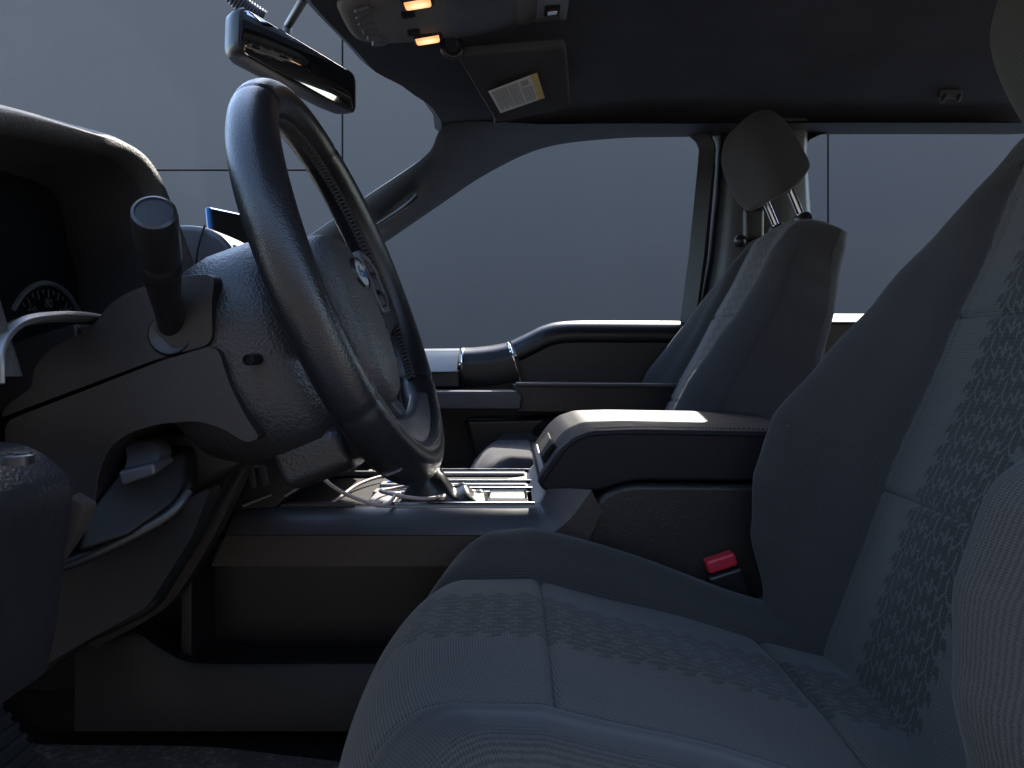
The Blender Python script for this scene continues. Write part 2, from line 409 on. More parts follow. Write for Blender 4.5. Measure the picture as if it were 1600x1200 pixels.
# door pillar (between the side windows)
def bp(py, pl, pr):
    a, c = P(pl, py, 1.80), P(pr, py, 1.80)
    return [a + Vector((0, .03, 0)), a + Vector((.004, -.02, 0)), lerp(a, c, .12) + Vector((0, -.05, 0)), lerp(a, c, .5) + Vector((0, -.065, 0)), lerp(a, c, .88) + Vector((0, -.05, 0)), c + Vector((0, -.01, 0)), c + Vector((0, .05, 0)), a + Vector((0, .08, 0))]
g = MB(); g.loft([bp(190, 1128, 1264), bp(212, 1127, 1260), bp(240, 1126, 1258), bp(300, 1122, 1262), bp(400, 1112, 1268), bp(505, 1094, 1290), bp(640, 1080, 1300), bp(900, 1070, 1300)])
obj('door_pillar', g, M['trim_dark'], cab, ang=60)
g = MB(); g.loft([[p + Vector((0, dy, 0)) for dy in (0,) for p in (P(px0, py, 1.79), P(px1, py, 1.79), P(px1, py, 1.80), P(px0, py, 1.80))] for py, px0, px1 in ((205, 1108, 1113), (260, 1113, 1118), (400, 1100, 1106), (505, 1084, 1090))])
obj('door_seal', g, M['rubber'], cab)
# windscreen
def ws(u, v):
    a = Vector((table(XH, v) - .01, v, table(ZH, v) + .02)); c = Vector((-1.02 + .16 * ((v - 1.08) / .75) ** 2, v, .06))
    return lerp(a, c, u)
g = MB(); ys2 = [.32 + 1.50 * i / 24 for i in range(25)]
g.grid(ws, [i / 10 for i in range(11)], ys2); obj('windscreen', g, M['glass_clear'], cab)
# firewall, floor, sill
g = MB(); g.prism([(-1.05, .08), (-.98, .10), (-.80, -.42), (-.62, -.50), (1.6, -.50), (1.6, -.53), (-.66, -.53), (-.88, -.45)], .30, 1.84)
obj('floor_carpet', g, M['carpet'], cab, bevel=.01)
g = MB(); g.prism([(1.60, -.5), (1.66, .1), (1.72, .1), (1.70, -.53)], .3, 1.84); obj('rear_bulkhead', g, M['plastic'], cab)
# coat hook under the roof
hk = P(1484, 150, 1.545)
g = MB(); g.box(hk + Vector((0, 0, .004)), (.046, .014, .018)); hb = obj('coat_hook', g, M['plastic_grey'], cab, bevel=.004)
g = MB()
for dx in (-.016, .014): g.tube([hk + Vector((dx + .004, -.006, 0)), hk + Vector((dx - .006, -.014, -.014)), hk + Vector((dx - .012, -.02, -.018))], .004, 8)
obj('hook_prong', g, M['plastic_grey'], hb)
# belt on the pillar
g = MB(); g.loft([[P(px - 9, py, 1.70), P(px + 9, py, 1.69), P(px + 9, py, 1.693), P(px - 9, py, 1.703)] for px, py in ((1176, 325), (1178, 360), (1182, 420), (1192, 520), (1200, 640))])
obj('seat_belt', g, M['belt'], cab)
g = MB(); g.box(P(1176, 352, 1.69), (.045, .03, .075)); bl = obj('belt_anchor', g, M['plastic_smooth'], cab, bevel=.01)
g = MB(); g.sell(P(1156, 377, 1.68), (.014, .014, .014), 1, 1, None, 10, 14); obj('anchor_knob', g, M['plastic_smooth'], bl)

# ------------------------------------------------------------------ passenger front door
door = thing('passenger_door', 'black front passenger door beyond the console with stepped window sill and armrest', 'door', (0, 1.82, -.5))
sill = [(420, 547), (560, 547), (700, 546), (745, 545), (790, 538), (822, 524), (850, 511), (880, 505), (940, 504), (1095, 505)]
sp_ = spline([P(px, py, 1.80) for px, py in sill], 8)
g = MB(); g.prism([(p.x, p.z - .035) for p in sp_] + XZ([(1085, 700), (1075, 900), (420, 900)], 1.80), 1.772, 1.86)
obj('door_panel', g, M['plastic'], door, bevel=.006)
def sillroll(path, mat, name, par, k=1.0, drop=.048, sec0=None):
    sec = sec0 or [(.0, .03), (.004, .0), (-.004, -.022 * k), (-.018, -.040 * k), (-.036, -.044 * k), (-drop, -.034 * k), (-drop - .006, .0), (-drop, .04), (-.01, .05)]
    rr = []
    for i, p in enumerate(path):
        t = (path[min(i + 1, len(path) - 1)] - path[max(i - 1, 0)]).normalized(); nz = Vector((-t.z, 0, t.x))
        if nz.z < 0: nz = -nz
        rr.append([p + nz * a + Vector((0, b_, 0)) for a, b_ in sec])
    g = MB(); g.loft(rr); return obj(name, g, mat, par, ang=60)
X = lambda px: (px - 800) / F * 1.80
seg1 = [p for p in sp_ if p.x <= X(721)]; seg2 = [p for p in sp_ if X(722) <= p.x <= X(795)]; seg3 = [p for p in sp_ if p.x >= X(795)]
sillroll(seg1, M['tray'], 'sill_ledge', door, sec0=[(.0, .03), (.002, .0), (-.004, -.006), (-.044, -.098), (-.048, -.100), (-.050, -.096), (-.03, .0), (-.02, .04), (-.01, .05)])  # pale tray colour stands in for sunlight on the dusty plastic
g = MB(); g.prism(XZ([(420, 579), (716, 579), (718, 606), (420, 606)], 1.705), 1.712, 1.79); obj('sill_underside', g, M['plastic_smooth'], door, bevel=.004)
sillroll(seg2, M['plastic_smooth'], 'sill_trim', door, 1.15, .085)
sillroll(seg3, M['plastic_smooth'], 'sill_roll', door, .8)
for px in (722, 795):
    i = min(range(len(sp_)), key=lambda j: abs(sp_[j].x - X(px)))
    p = sp_[i]; t = (sp_[i + 1] - sp_[i - 1]).normalized(); nz = Vector((-t.z, 0, t.x))
    sec = [(.002, .0), (.0, -.028), (-.018, -.050), (-.045, -.054), (-.090, -.044)]
    g = MB(); g.tube(spline([p + nz * a + Vector((0, b_, 0)) for a, b_ in sec], 5), .0032, 8); obj('chrome_ring', g, M['chrome'], door)
# armrest, pull bar, lower panel, pocket
g = MB(); g.prism(rnd(XZ([(800, 600), (1100, 602), (1100, 645), (806, 645)], 1.66), .006), 1.66, 1.78); a_ = obj('armrest', g, M['leather'], door, bevel=.012)
g = MB(); g.prism(XZ([(806, 598), (1100, 600), (1100, 606), (806, 604)], 1.65), 1.648, 1.70); obj('armrest_edge', g, M['plastic_grey'], a_, bevel=.003)
g = MB(); g.prism(XZ([(560, 611), (806, 611), (817, 617), (814, 641), (560, 641)], 1.64), 1.64, 1.71); obj('pull_bar', g, M['plastic_grey'], door, bevel=.006)
g = MB(); g.prism(XZ([(725, 655), (1000, 650), (1000, 790), (760, 790)], 1.70), 1.70, 1.78); lp_ = obj('lower_panel', g, M['plastic_smooth'], door, bevel=.01)
g = MB(); g.prism(rnd(XZ([(834, 668), (860, 652), (1000, 650), (1000, 720), (826, 720)], 1.69), .01), 1.692, 1.71); obj('map_pocket', g, M['plastic_deep'], lp_, bevel=.004)
# window frame: post at the rear edge
g = MB(); g.loft([[P(a, py, 1.80), P(b_, py, 1.78), P(b_ + 3, py, 1.83), P(a, py, 1.84)] for py, a, b_ in ((205, 1070, 1104), (214, 1078, 1110), (222, 1087, 1114), (234, 1092, 1116), (260, 1090, 1114), (400, 1076, 1100), (505, 1062, 1086), (520, 1060, 1084))])
obj('window_frame', g, M['plastic'], door)
g = MB()
wp = [P(px, py, 1.835) for px, py in ((400, 552), (480, 460), (600, 376), (680, 320), (760, 266), (850, 226), (960, 211), (1085, 208), (1100, 240), (1072, 512), (880, 510), (850, 516), (790, 545), (700, 552))]
g.add(wp, [tuple(range(len(wp)))]); obj('window_glass', g, M['glass_side'], door)

# ------------------------------------------------------------------ passenger rear door
rd = thing('rear_door', 'black rear passenger door with pale window ledge behind the front seats', 'door', (1.2, 1.82, -.5))
g = MB(); g.prism(XZ([(1270, 503), (2000, 503), (2000, 900), (1260, 900)], 1.80), 1.77, 1.86); obj('door_panel', g, M['plastic'], rd, bevel=.008)
g = MB(); zz = [(1.83, .0745), (1.76, .0535), (1.757, .050), (1.83, .050)]; g.loft([[Vector((X_, y, z)) for y, z in zz] for X_ in ((1262 - 800) / F * 1.78, 1.7)]); obj('sill_ledge', g, M['tray'], rd, bevel=.004)
g = MB(); wp = [P(px, py, 1.835) for px, py in ((1240, 500), (1240, 205), (2000, 205), (2000, 500))]; g.add(wp, [(0, 1, 2, 3)]); obj('window_glass', g, M['glass_tint'], rd)
g = MB(); g.loft([[P(a, py, 1.81), P(b_, py, 1.79), P(b_, py, 1.84), P(a, py, 1.845)] for py, a, b_ in ((205, 1230, 1300), (212, 1230, 1278), (218, 1230, 1266), (226, 1230, 1259), (240, 1230, 1256), (500, 1230, 1262))])
obj('window_frame', g, M['plastic'], rd)

# ------------------------------------------------------------------ seats
def seat(name, label, cy_, dx, dz, rec, hr, H=.655, cdx=0, mi='insert', mb_='bolster', bk_=1.0, dropk=.012):
    root = thing(name, label, 'car seat', (dx + .1, cy_, -.50 + dz))
    def split(fn, us, vs, seamf, uvf, names, mats, ustop=None):
        # three meshes: near bolster, insert, far bolster, split along the seams
        n = len(vs)
        cls = lambda i, j: 0 if abs((vs[j] + vs[j + 1]) / 2) < seamf(us[i]) and (ustop is None or us[i] < ustop) else (1 if vs[j] < 0 else 2)
        pts = [[fn(u, v) for v in vs] for u in us]
        out = []
        for c in range(3):
            g = MB(); idx = {}
            def vid(i, j):
                if (i, j) not in idx:
                    idx[(i, j)] = len(g.v); g.v.append(pts[i][j]); g.uv[idx[(i, j)]] = uvf(us[i], vs[j])
                return idx[(i, j)]
            for i in range(len(us) - 1):
                for j in range(n - 1):
                    if cls(i, j) == c: g.f.append((vid(i, j), vid(i + 1, j), vid(i + 1, j + 1), vid(i, j + 1)))
            out.append(obj(names[c], g, mats[c], root, ang=180))
        return out
    SM = .146
    # --- cushion
    HW = .252; zb = -.43
    def xf(y): return -.152 + .085 * (abs(y) / .25) ** 2.6
    def cush(u, v):
        # u: <0 = rolled front edge (angle), >=0 = run; v: across, metres, beyond +-HW-ry is rolled
        ry = .045; rx = .085
        av = abs(v); y = v; hy = 1.
        if av > HW - ry:
            t = (av - (HW - ry)) / ry; y = math.copysign(HW - ry + ry * math.sin(t * math.pi / 2), v); hy = math.cos(t * math.pi / 2)
        x0 = xf(y)
        if u < 0: ph = (1 + u) * math.pi / 2; x = x0 + rx * (1 - math.cos(ph)); hx = math.sin(ph)
        else: x = lerp(x0 + rx, .44, u); hx = 1.
        zi = -.249 - .27 * max(0, x - .02) ** 1.02 + .006 * math.cos(min(1, av / .146) * math.pi / 2)
        bb = lerp(.036, .026, sstep((x - .02) / .3)) + .008 * gs(x - .12, .09)
        z = zi + (bk_ if v > 0 or cy_ > 1 else .40) * bb * sstep((av - .135) / .065)
        z -= .0050 * gs(av - SM, .0036)
        z += .003 * gs(av - SM - .014, .010)
        if av < SM: z -= .0046 * gs(x - .03, .0036) + .005 * gs(x - .262, .006)
        z += .0018 * math.sin(x * 31 + y * 17) * math.sin(y * 23 - x * 9)
        z = zb + (z - zb) * hx * (hy ** .9 if hy > 0 else 0)
        return Vector((x + dx + cdx * (1 - max(0, min(1, (x + .1) / .5))), cy_ + y, z + dz))
    us = [-1 + i / 26 for i in range(26)] + [i / 240 for i in range(241)]
    vs = sorted(set([round(-HW + .045 * i / 14, 5) for i in range(15)] + [round(-.207 + .414 * i / 150, 5) for i in range(151)] + [round(.207 + .045 * i / 14, 5) for i in range(15)] + [-.146, .146]))
    ln = .58
    uvc = lambda u, v: ((u * .12 if u < 0 else u * .49), v - .022)
    split(cush, us, vs, lambda u: SM, uvc, ('seat_cushion', 'seat_bolster', 'seat_bolster'), (M[mi], M[mb_], M[mb_]))
    def seams(lines, up_):
        for ln_ in lines:
            g = MB(); g.tube([p - up_ * .0002 for p in ln_], .0008, 6); obj('seam_thread', g, M['stitch'], root)
    ux = lambda x, y: (x - xf(y) - .085) / (.44 - xf(y) - .085)
    seams([[cush(-.72 + .72 * i / 20, sg * SM) for i in range(20)] + [cush(.93 * i / 90, sg * SM) for i in range(91)] for sg in (-1, 1)] +
          [[cush(ux(xq, -SM + 2 * SM * i / 40), -SM + 2 * SM * i / 40) for i in range(41)] for xq in (.03, .262)], Vector((0, 0, 1)))
    # --- backrest
    an = R(20.3 + rec); U = Vector((math.sin(an), 0, math.cos(an))); N = Vector((-math.cos(an), 0, math.sin(an))); O = Vector((.338 + dx, cy_, -.32 + dz))
    HWT = [(-.06, .235), (.05, .248), (.2, .25), (.33, .236), (.40, .218), (.48, .186), (.56, .150), (.66, .125)]
    NBT = [(-.06, .02), (.02, .064), (.08, .100), (.14, .119), (.21, .121), (.29, .096), (.37, .066), (.46, .042), (.54, .020), (.60, .008)]
    ST = [(0, .150), (.2, .143), (.35, .132), (.45, .118), (.66, .095)]
    def back(u, v):
        # u: 0..1 run up the front, 1..2 rolled top; v in -1..1 across
        rt = .05
        if u <= 1: h = lerp(-.06, H - rt, u); ht = 1.
        else: t = (u - 1) * math.pi / 2; h = H - rt + rt * math.sin(t); ht = math.cos(t)
        hw = table(HWT, h); ry = .05
        av = abs(v) * hw; y = v * hw; hy = 1.
        # v is split so that the outer band is the roll
        k0 = 1 - ry / hw
        s = table(ST, h); nb = table(NBT, h) * (1 if cy_ < 1 else .5)
        if v < 0 and cy_ < 1: nb *= 1 - .45 * sstep((h - .19) / .12)        # the worn outer bolster is lower
        if abs(v) > .82:
            t = (abs(v) - .82) / .18; av = hw - ry + ry * math.sin(t * math.pi / 2); hy = math.cos(t * math.pi / 2)
        elif abs(v) > .56: av = lerp(s, hw - ry, (abs(v) - .56) / .26)
        else: av = abs(v) / .56 * s
        y = math.copysign(av, v)
        n = nb * sstep((av - s + .012) / max(.03, hw - .035 - s)) + .016 * gs(h - .14, .12) * math.cos(min(1, av / s) * math.pi / 2)
        n -= .0055 * gs(av - s, .0042); n += .003 * gs(av - s - .012, .008)
        if av < s: n -= .0045 * (gs(h - .176, .0036) + gs(h - .372, .0036))
        n += .0016 * math.sin(h * 27 + y * 15) * math.sin(y * 21 - h * 8)
        nbk = lerp(-.135, -.075, max(0, h) / H)
        n = nbk + (n - nbk) * (hy * ht) ** .8 if hy * ht > 1e-6 else nbk
        h -= dropk * (y / .15) ** 2 * sstep((h - .42) / .16)
        return O + U * h + N * n + Vector((0, y, 0))
    us = [i / 280 for i in range(281)] + [1 + i / 12 for i in range(1, 13)]
    vs = [-1 + .18 * i / 16 for i in range(16)] + [-.82 + .26 * i / 30 for i in range(30)] + [-.56 + 1.12 * i / 110 for i in range(110)] + [.56 + .26 * i / 30 for i in range(31)] + [.82 + .18 * i / 16 for i in range(1, 17)]
    hu = lambda u: lerp(-.06, H - .05, min(u, 1)) + max(0, u - 1) * .08
    def sv(u):
        return .56
    def uvb(u, v):
        h = hu(u); s = table(ST, h); a = abs(v)
        return (h, math.copysign(a / .56 * s if a < .56 else s + (a - .56) * .4, v) - .012)
    split(back, us, vs, sv, uvb, ('backrest', 'back_bolster', 'back_bolster'), (M[mi], M[mb_], M[mb_]))
    seams([[back(.12 + .86 * i / 100, sg * .56) for i in range(101)] for sg in (-1, 1)] +
          [[back((hq + .06) / (H - .05 + .06), -.56 + 1.12 * i / 40) for i in range(41)] for hq in (.176, .372)], N)
    # back shell
    g = MB(); rr = []
    for i in range(25):
        h = lerp(-.10, H, i / 24); hw = table(HWT, h) - .0; nbk = lerp(-.135, -.075, max(0, h) / H)
        if i == 24: hw *= .85
        rr.append([O + U * (h - dropk * (y * hw / .15) ** 2 * sstep((h - .42) / .16)) + N * (nbk + a) + Vector((0, y * hw, 0)) for y, a in ((-1, .004), (1, .004), (.985, -.012), (.9, -.022), (-.9, -.022), (-.985, -.012))])
    g.loft(rr); obj('back_shell', g, M[mb_], root, ang=50)
    # pale stitching along the outer front edge of both sides
    for sgn in (-1, 1):
        g = MB(); pts = [back(.06 + .9 * i / 140, sgn * .925) for i in range(141)]
        for i in range(0, 140, 1):
            a, c = pts[i], lerp(pts[i], pts[i + 1], .62); off = N * .0012 + Vector((0, sgn * .0012, 0))
            g.tube([a + off, c + off], .0009, 5)
        obj('stitching', g, M['stitch_pale'] if sgn < 0 and cy_ < 1 else M['stitch'], root)
    # base frame under the cushion
    g = MB(); g.prism([(-.04 + dx, -.40 + dz), (.40 + dx, -.42 + dz), (.40 + dx, -.50), (-.0 + dx, -.50)], cy_ - .215, cy_ + .215); obj('seat_base', g, M['plastic_deep'], root, bevel=.01)
    g = MB(); g.box((.285 + dx, cy_ + (.242 if cy_ < 1 else -.242), -.318 + dz), (.05, .012, .022), Matrix.Rotation(R(-24), 3, 'Y')); obj('recline_bracket', g, M['plastic_grey'], root, bevel=.006)
    # head restraint
    hc, hs, tilt, hk_ = hr
    Mr = Matrix.Rotation(R(tilt), 3, 'Y')
    g = MB(); rings = []
    nU = 30
    prof = spline([(-.050, .054), (-.052, .028), (-.042, -.008), (-.020, -.052), (-.002, -.071), (.016, -.074), (.036, -.060), (.051, -.040), (.054, -.026), (.044, -.004), (.027, .029), (.008, .056), (-.008, .074), (-.024, .084), (-.042, .076)], 4, closed=True)
    prof = [p * hk_ for p in prof]
    W2 = hs
    for i in range(nU + 1):
        t = -math.pi / 2 + math.pi * i / nU; y = W2 * math.copysign(abs(math.sin(t)) ** .42, math.sin(t)); k_ = max(.02, math.cos(t)) ** .29
        cx_, cz_ = .004, 0.0
        bul = -.016 * math.cos(t) ** 2
        rings.append([Vector(hc) + Vector((bul, 0, 0)) + Mr @ Vector((cx_ + (q.x - cx_) * (.35 + .65 * k_) * (k_ if k_ < .5 else 1), 0, cz_ + (q.y - cz_) * (.35 + .65 * k_) * (k_ if k_ < .5 else 1))) + Vector((0, y, 0)) for q in prof])
    g.loft(rings)
    for i, p in enumerate(g.v): g.uv[i] = ((p.x + p.z) * .8, p.y)
    hd = obj('head_restraint', g, M[mb_], root, ang=180)
    top = O + U * (H - .012) + N * -.035
    for sgn in (-1, 1):
        g = MB(); a = Vector((top.x, cy_ + sgn * .068, top.z - .03)); c = Vector(hc) + Mr @ Vector((.020, 0, -.05 * hk_)) + Vector((0, sgn * .068, 0))
        g.tube([a, c], .0075, 14); ps = obj('restraint_post', g, M['chrome'], root)
        g = MB(); dr = (c - a).normalized(); g.lathe(a + dr * .02, dr, [(.019, 0), (.019, .016), (.015, .022), (.008, .024)], 18); obj('post_sleeve', g, M['plastic_smooth'], ps)
    return root
seat('driver_seat', 'near dark grey cloth driver seat with tyre tread ribbon, filling the right foreground', .68, 0, 0, 0, ((.556, .70, .288), .125, 0, 1.0), .61)
seat('passenger_seat', 'far dark cloth passenger seat beyond the centre console, head restraint on chrome posts', 1.52, -.078, .045, 6.5, ((.498, 1.522, .352), .118, 0, 1.0), .602, .118, 'insert_far', 'bolster_far', .4, .028)

# ------------------------------------------------------------------ dashboard
dash = thing('dashboard', 'black dashboard with hooded instrument cluster, centre stack and lower knee panels', 'dashboard', (-.5, 1.1, -.45))
prof = rnd([(-1.0, .07), (-.60, .125), (-.42, .115), (-.37, .07), (-.37, -.02), (-.43, -.12), (-.45, -.16), (-.75, -.18), (-.95, -.05)], .03)
g = MB(); g.prism(prof, .86, 1.76); obj('dash_body', g, M['plastic'], dash, bevel=.012)
g = MB(); g.prism(rnd([(-1.0, .06), (-.52, .06), (-.44, .03), (-.44, -.12), (-.60, -.2), (-.9, -.1)], .02), .50, .86); obj('dash_core', g, M['plastic_deep'], dash, bevel=.01)
# hood over the cluster: rings swept from the front to the lip, then inward to the cluster face
def ringpts(x, lowy, hiy, ztop, zbot, slant=0.0, fx=0.0):
    raw = [(lowy, zbot), (lowy - .004, ztop * .45), (lowy + .012, ztop - .022), (lowy + .045, ztop), (.66, ztop + .006), (hiy - .045, ztop + .006), (hiy - .012, ztop - .012), (hiy + .004, ztop - .05), (hiy + .022, .065), (hiy + .030, zbot)]
    out = []
    for y, z in spline([Vector((a, b_)) for a, b_ in raw], 6):
        out.append(Vector((x + fx * (.19 - z) + slant * (y - .66), y, z - (max(0, .76 - y) * .085 if z > .05 else 0))))
    return out
rings = [ringpts(-.80, .47, .84, .155, -.02), ringpts(-.55, .475, .825, .180, -.02), ringpts(-.405, .485, .785, .192, -.02, .05, .22), ringpts(-.372, .488, .778, .190, -.02, .05, .24), ringpts(-.358, .494, .772, .182, -.02, .05, .25), ringpts(-.362, .502, .764, .172, -.02, .05, .25),
         ringpts(-.374, .506, .760, .168, -.02, .03, .24), ringpts(-.44, .510, .775, .160, -.02), ringpts(-.462, .52, .79, .150, -.02)]
g = MB(); g.loft(rings[:7], closed=False); hood = obj('instrument_hood', g, M['hood'], dash, ang=180)
g = MB(); g.loft(rings[6:], closed=False); obj('hood_lining', g, M['lining'], hood, ang=180)
g = MB(); g.prism([(-.47, -.03), (-.452, -.03), (-.452, .156), (-.47, .156)], .50, .825); cl = obj('instrument_cluster', g, M['screen'], dash, bevel=.004)
XC = -.4505
def arc(yc, zc, r, a0, a1, n=40): return [Vector((XC, yc + r * math.sin(R(lerp(a0, a1, i / n))), zc + r * math.cos(R(lerp(a0, a1, i / n))))) for i in range(n + 1)]
DY, DZ, DR = .752, -.004, .064
g = MB(); g.tube(arc(DY, DZ, DR, -130, 130), .0026, 6); obj('dial_ring', g, M['dialink'], cl)
g = MB()
for i in range(29):
    a = R(-120 + 240 * i / 28); dr = Vector((0, math.sin(a), math.cos(a))); L = .008 if i % 2 == 0 else .004
    g.tube([Vector((XC, DY, DZ)) + dr * (DR - .006), Vector((XC, DY, DZ)) + dr * (DR - .006 - L)], .0006, 4)
obj('dial_ticks', g, M['dialink'], cl)
rt = mathutils.Euler((R(90), 0, R(90)))
for i, tx in enumerate(('20', '40', '60', '80', '100', '120', '140')):
    a = R(-108 + 36 * i); text('dial_number', tx, (XC + .0004, DY + .044 * math.sin(a), DZ + .044 * math.cos(a)), .013, rt, M['dialink'], cl)
g = MB(); g.tube([Vector((XC, DY, DZ)), Vector((XC, DY - .05, DZ - .02))], .0014, 6); obj('dial_needle', g, M['ink'], cl)
DY2 = .585
g = MB(); g.tube(arc(DY2, DZ, DR, -130, 130), .0026, 6); obj('dial_ring', g, M['dialink'], cl)
# silver strip under the cluster and the side vent below it
so_ = spline([P(-14, 600, .485), P(-12, 565, .485), P(-6, 538, .487), P(8, 512, .495), P(35, 494, .51), P(70, 487, .535), P(120, 486, .575), P(166, 493, .63), P(200, 508, .66)], 8)
si_ = spline([P(9, 600, .485), P(9, 575, .485), P(11, 548, .487), P(24, 523, .495), P(44, 508, .51), P(74, 501, .535), P(118, 499, .575), P(163, 504, .63), P(196, 519, .66)], 8)
bk3 = Vector((-.012, .010, -.002))
g = MB(); g.loft([[a, lerp(a, c, .5) + Vector((.0025, -.0025, 0)), c, c + bk3, a + bk3] for a, c in zip(so_, si_)]); obj('silver_strip', g, M['satin'], dash, bevel=.0012, seg=2)
g = MB(); g.prism(rnd(XZ([(-120, 560), (20, 556), (70, 532), (160, 506), (165, 560), (70, 630), (10, 655), (-120, 665)], .68), .006), .64, .72); obj('dash_shelf', g, M['plastic'], dash, bevel=.008)
# near end pod of the dash with a round button
g = MB(); g.prism(rnd(XZ([(-250, 690), (22, 690), (62, 704), (108, 744), (114, 768), (106, 830), (98, 890), (88, 980), (70, 1060), (-250, 1100)], .50), .010), .355, .505); pod = obj('side_pod', g, M['pod'], dash, bevel=.012, seg=5)
bc = Vector(((26 - 800) / F * .432, .432, XZ([(20, 690)], .50)[0][1]))
g = MB(); g.lathe(bc, (0, 0, 1), [(.0090, -.004), (.0090, .0008), (.0076, .0016), (.0064, .0004), (.0058, .0004)], 28, ell=1); pb = obj('pod_button', g, M['plastic_smooth'], dash)
g = MB(); g.box(bc + Vector((.003, .001, .0015)), (.009, .004, .003)); obj('button_tab', g, M['plastic_smooth'], pb, bevel=.001)
g = MB(); g.prism(rnd(XZ([(110, 772), (140, 790), (124, 832), (88, 884), (70, 900), (90, 850)], .52), .003), .515, .53); obj('pod_flank', g, M['plastic_brown'], dash, bevel=.004)
# knee panel with its pocket ledge
g = MB(); g.prism(rnd(XZ([(80, 800), (150, 690), (330, 640), (400, 690), (330, 800), (290, 870), (235, 960), (130, 1010), (40, 1080), (-80, 1120), (-80, 850)], .72), .01), .72, .745); obj('knee_panel', g, M['plastic_shaded'], dash, bevel=.012)
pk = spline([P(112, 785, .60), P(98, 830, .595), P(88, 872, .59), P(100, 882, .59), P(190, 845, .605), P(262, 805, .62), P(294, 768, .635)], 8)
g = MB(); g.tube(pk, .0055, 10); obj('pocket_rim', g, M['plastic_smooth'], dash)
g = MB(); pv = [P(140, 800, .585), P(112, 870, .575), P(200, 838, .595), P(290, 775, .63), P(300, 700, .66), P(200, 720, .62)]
g.loft([pv, [p + Vector((-.02, .14, .01)) for p in pv]]); obj('pocket_panel', g, M['plastic_shaded'], dash, bevel=.006)
g = MB(); g.prism(rnd(XZ([(-100, 860), (95, 885), (200, 850), (300, 775), (330, 760), (300, 840), (230, 950), (130, 1005), (20, 1070), (-100, 1120)], .63), .01), .63, .655); obj('knee_bolster', g, M['plastic_shaded'], dash, bevel=.012)
# trim strip, brown standing in for ground bounce, down the side of the centre stack
e1 = spline([P(398, 695, .90), P(366, 770, .90), P(330, 845, .90), P(280, 925, .905), P(240, 963, .91), P(150, 1012, .915)], 8)
e0 = spline([P(366, 695, .905), P(335, 760, .905), P(298, 820, .905), P(250, 893, .91), P(200, 945, .915), P(128, 995, .92)], 8)
g = MB(); g.loft([[a, lerp(a, c, .5) + Vector((0, -.006, 0)), c, c + Vector((0, .03, 0)), a + Vector((0, .03, 0))] for a, c in zip(e0, e1)]); obj('stack_trim', g, M['plastic_brown'], dash, ang=50)
# centre stack
g = MB(); g.prism(XZ([(350, 640), (470, 650), (520, 672), (545, 690), (500, 735), (440, 792), (330, 800), (300, 880), (240, 960), (200, 940), (300, 760)], .98), .955, 1.28); stk = obj('centre_stack', g, M['plastic_smooth'], dash, bevel=.006)
Nst = Vector((.80, 0, .36)).normalized()
for px, py, d, r in ((452, 690, .975, .020), (493, 688, 1.05, .017), (520, 690, 1.13, .016)):
    g = MB(); o_ = P(px, py, d) - Nst * .012; g.lathe(o_, Nst + Vector((0, -.25, 0)), [(r * 1.15, 0), (r * 1.15, .006), (r, .008), (r * .94, .026), (r * .7, .027), (r * .5, .025)], 28); kb = obj('climate_knob', g, M['plastic_smooth'], dash)
    g = MB(); g.lathe(o_, Nst + Vector((0, -.25, 0)), [(r * 1.0, .024), (r * 1.03, .026), (r * .95, .029), (r * .86, .029), (r * .84, .026)], 28, cap=(False, False)); obj('knob_ring', g, M['satin'], kb)
for px, py in ((392, 742), (410, 738)):
    g = MB(); g.prism(rnd(XZ([(px - 6, py - 18), (px + 4, py - 18), (px + 12, py + 18), (px + 2, py + 22)], .95), .002), .945, .962); obj('stack_switch', g, M['plastic_grey'], dash, bevel=.002)
for (p, q) in (((375, 735), (440, 716)), ((380, 790), (425, 772)), ((470, 735), (535, 690)), ((445, 775), (505, 738))):
    g = MB(); g.tube([P(*p, .95), P(*q, .955)], .0028, 8); obj('stack_strip', g, M['satin'], dash)
# pod in the middle of the dash top, with its vent ring
g = MB(); g.prism(rnd(XZ([(262, 352), (290, 350), (322, 354), (348, 368), (362, 385), (366, 402), (357, 430), (345, 450), (262, 450)], .90), .01), .90, 1.22); mp = obj('dash_top_pod', g, M['plastic_grey'], dash, bevel=.014, seg=4)
g = MB(); g.tube([P(366, 384, .90), P(364, 400, .895), P(358, 420, .89), P(354, 440, .89)], .003, 8); obj('vent_ring', g, M['chrome'], mp)
g = MB(); g.tube(spline([P(320, 352, .898), P(310, 385, .893), P(306, 420, .893), P(308, 450, .895)], 6), .0013, 6); obj('pod_seam', g, M['plastic_deep'], mp)

# ------------------------------------------------------------------ phone on the dash
ph = thing('smartphone', 'slim dark screened phone with blue metal edge propped beside the vent', 'phone', P(376, 420, .97))
Mp = Matrix.Rotation(R(-24), 3, 'Z') @ Matrix.Rotation(R(-8), 3, 'Y')
pc = P(387, 380, 1.0)
g = MB(); g.box(pc, (.0085, .13, .075), Mp); obj('phone_body', g, M['blue'], ph, bevel=.004)
g = MB(); g.box(pc + Mp @ Vector((.0048, 0, 0)), (.001, .122, .068), Mp); obj('phone_screen', g, M['piano'], ph)

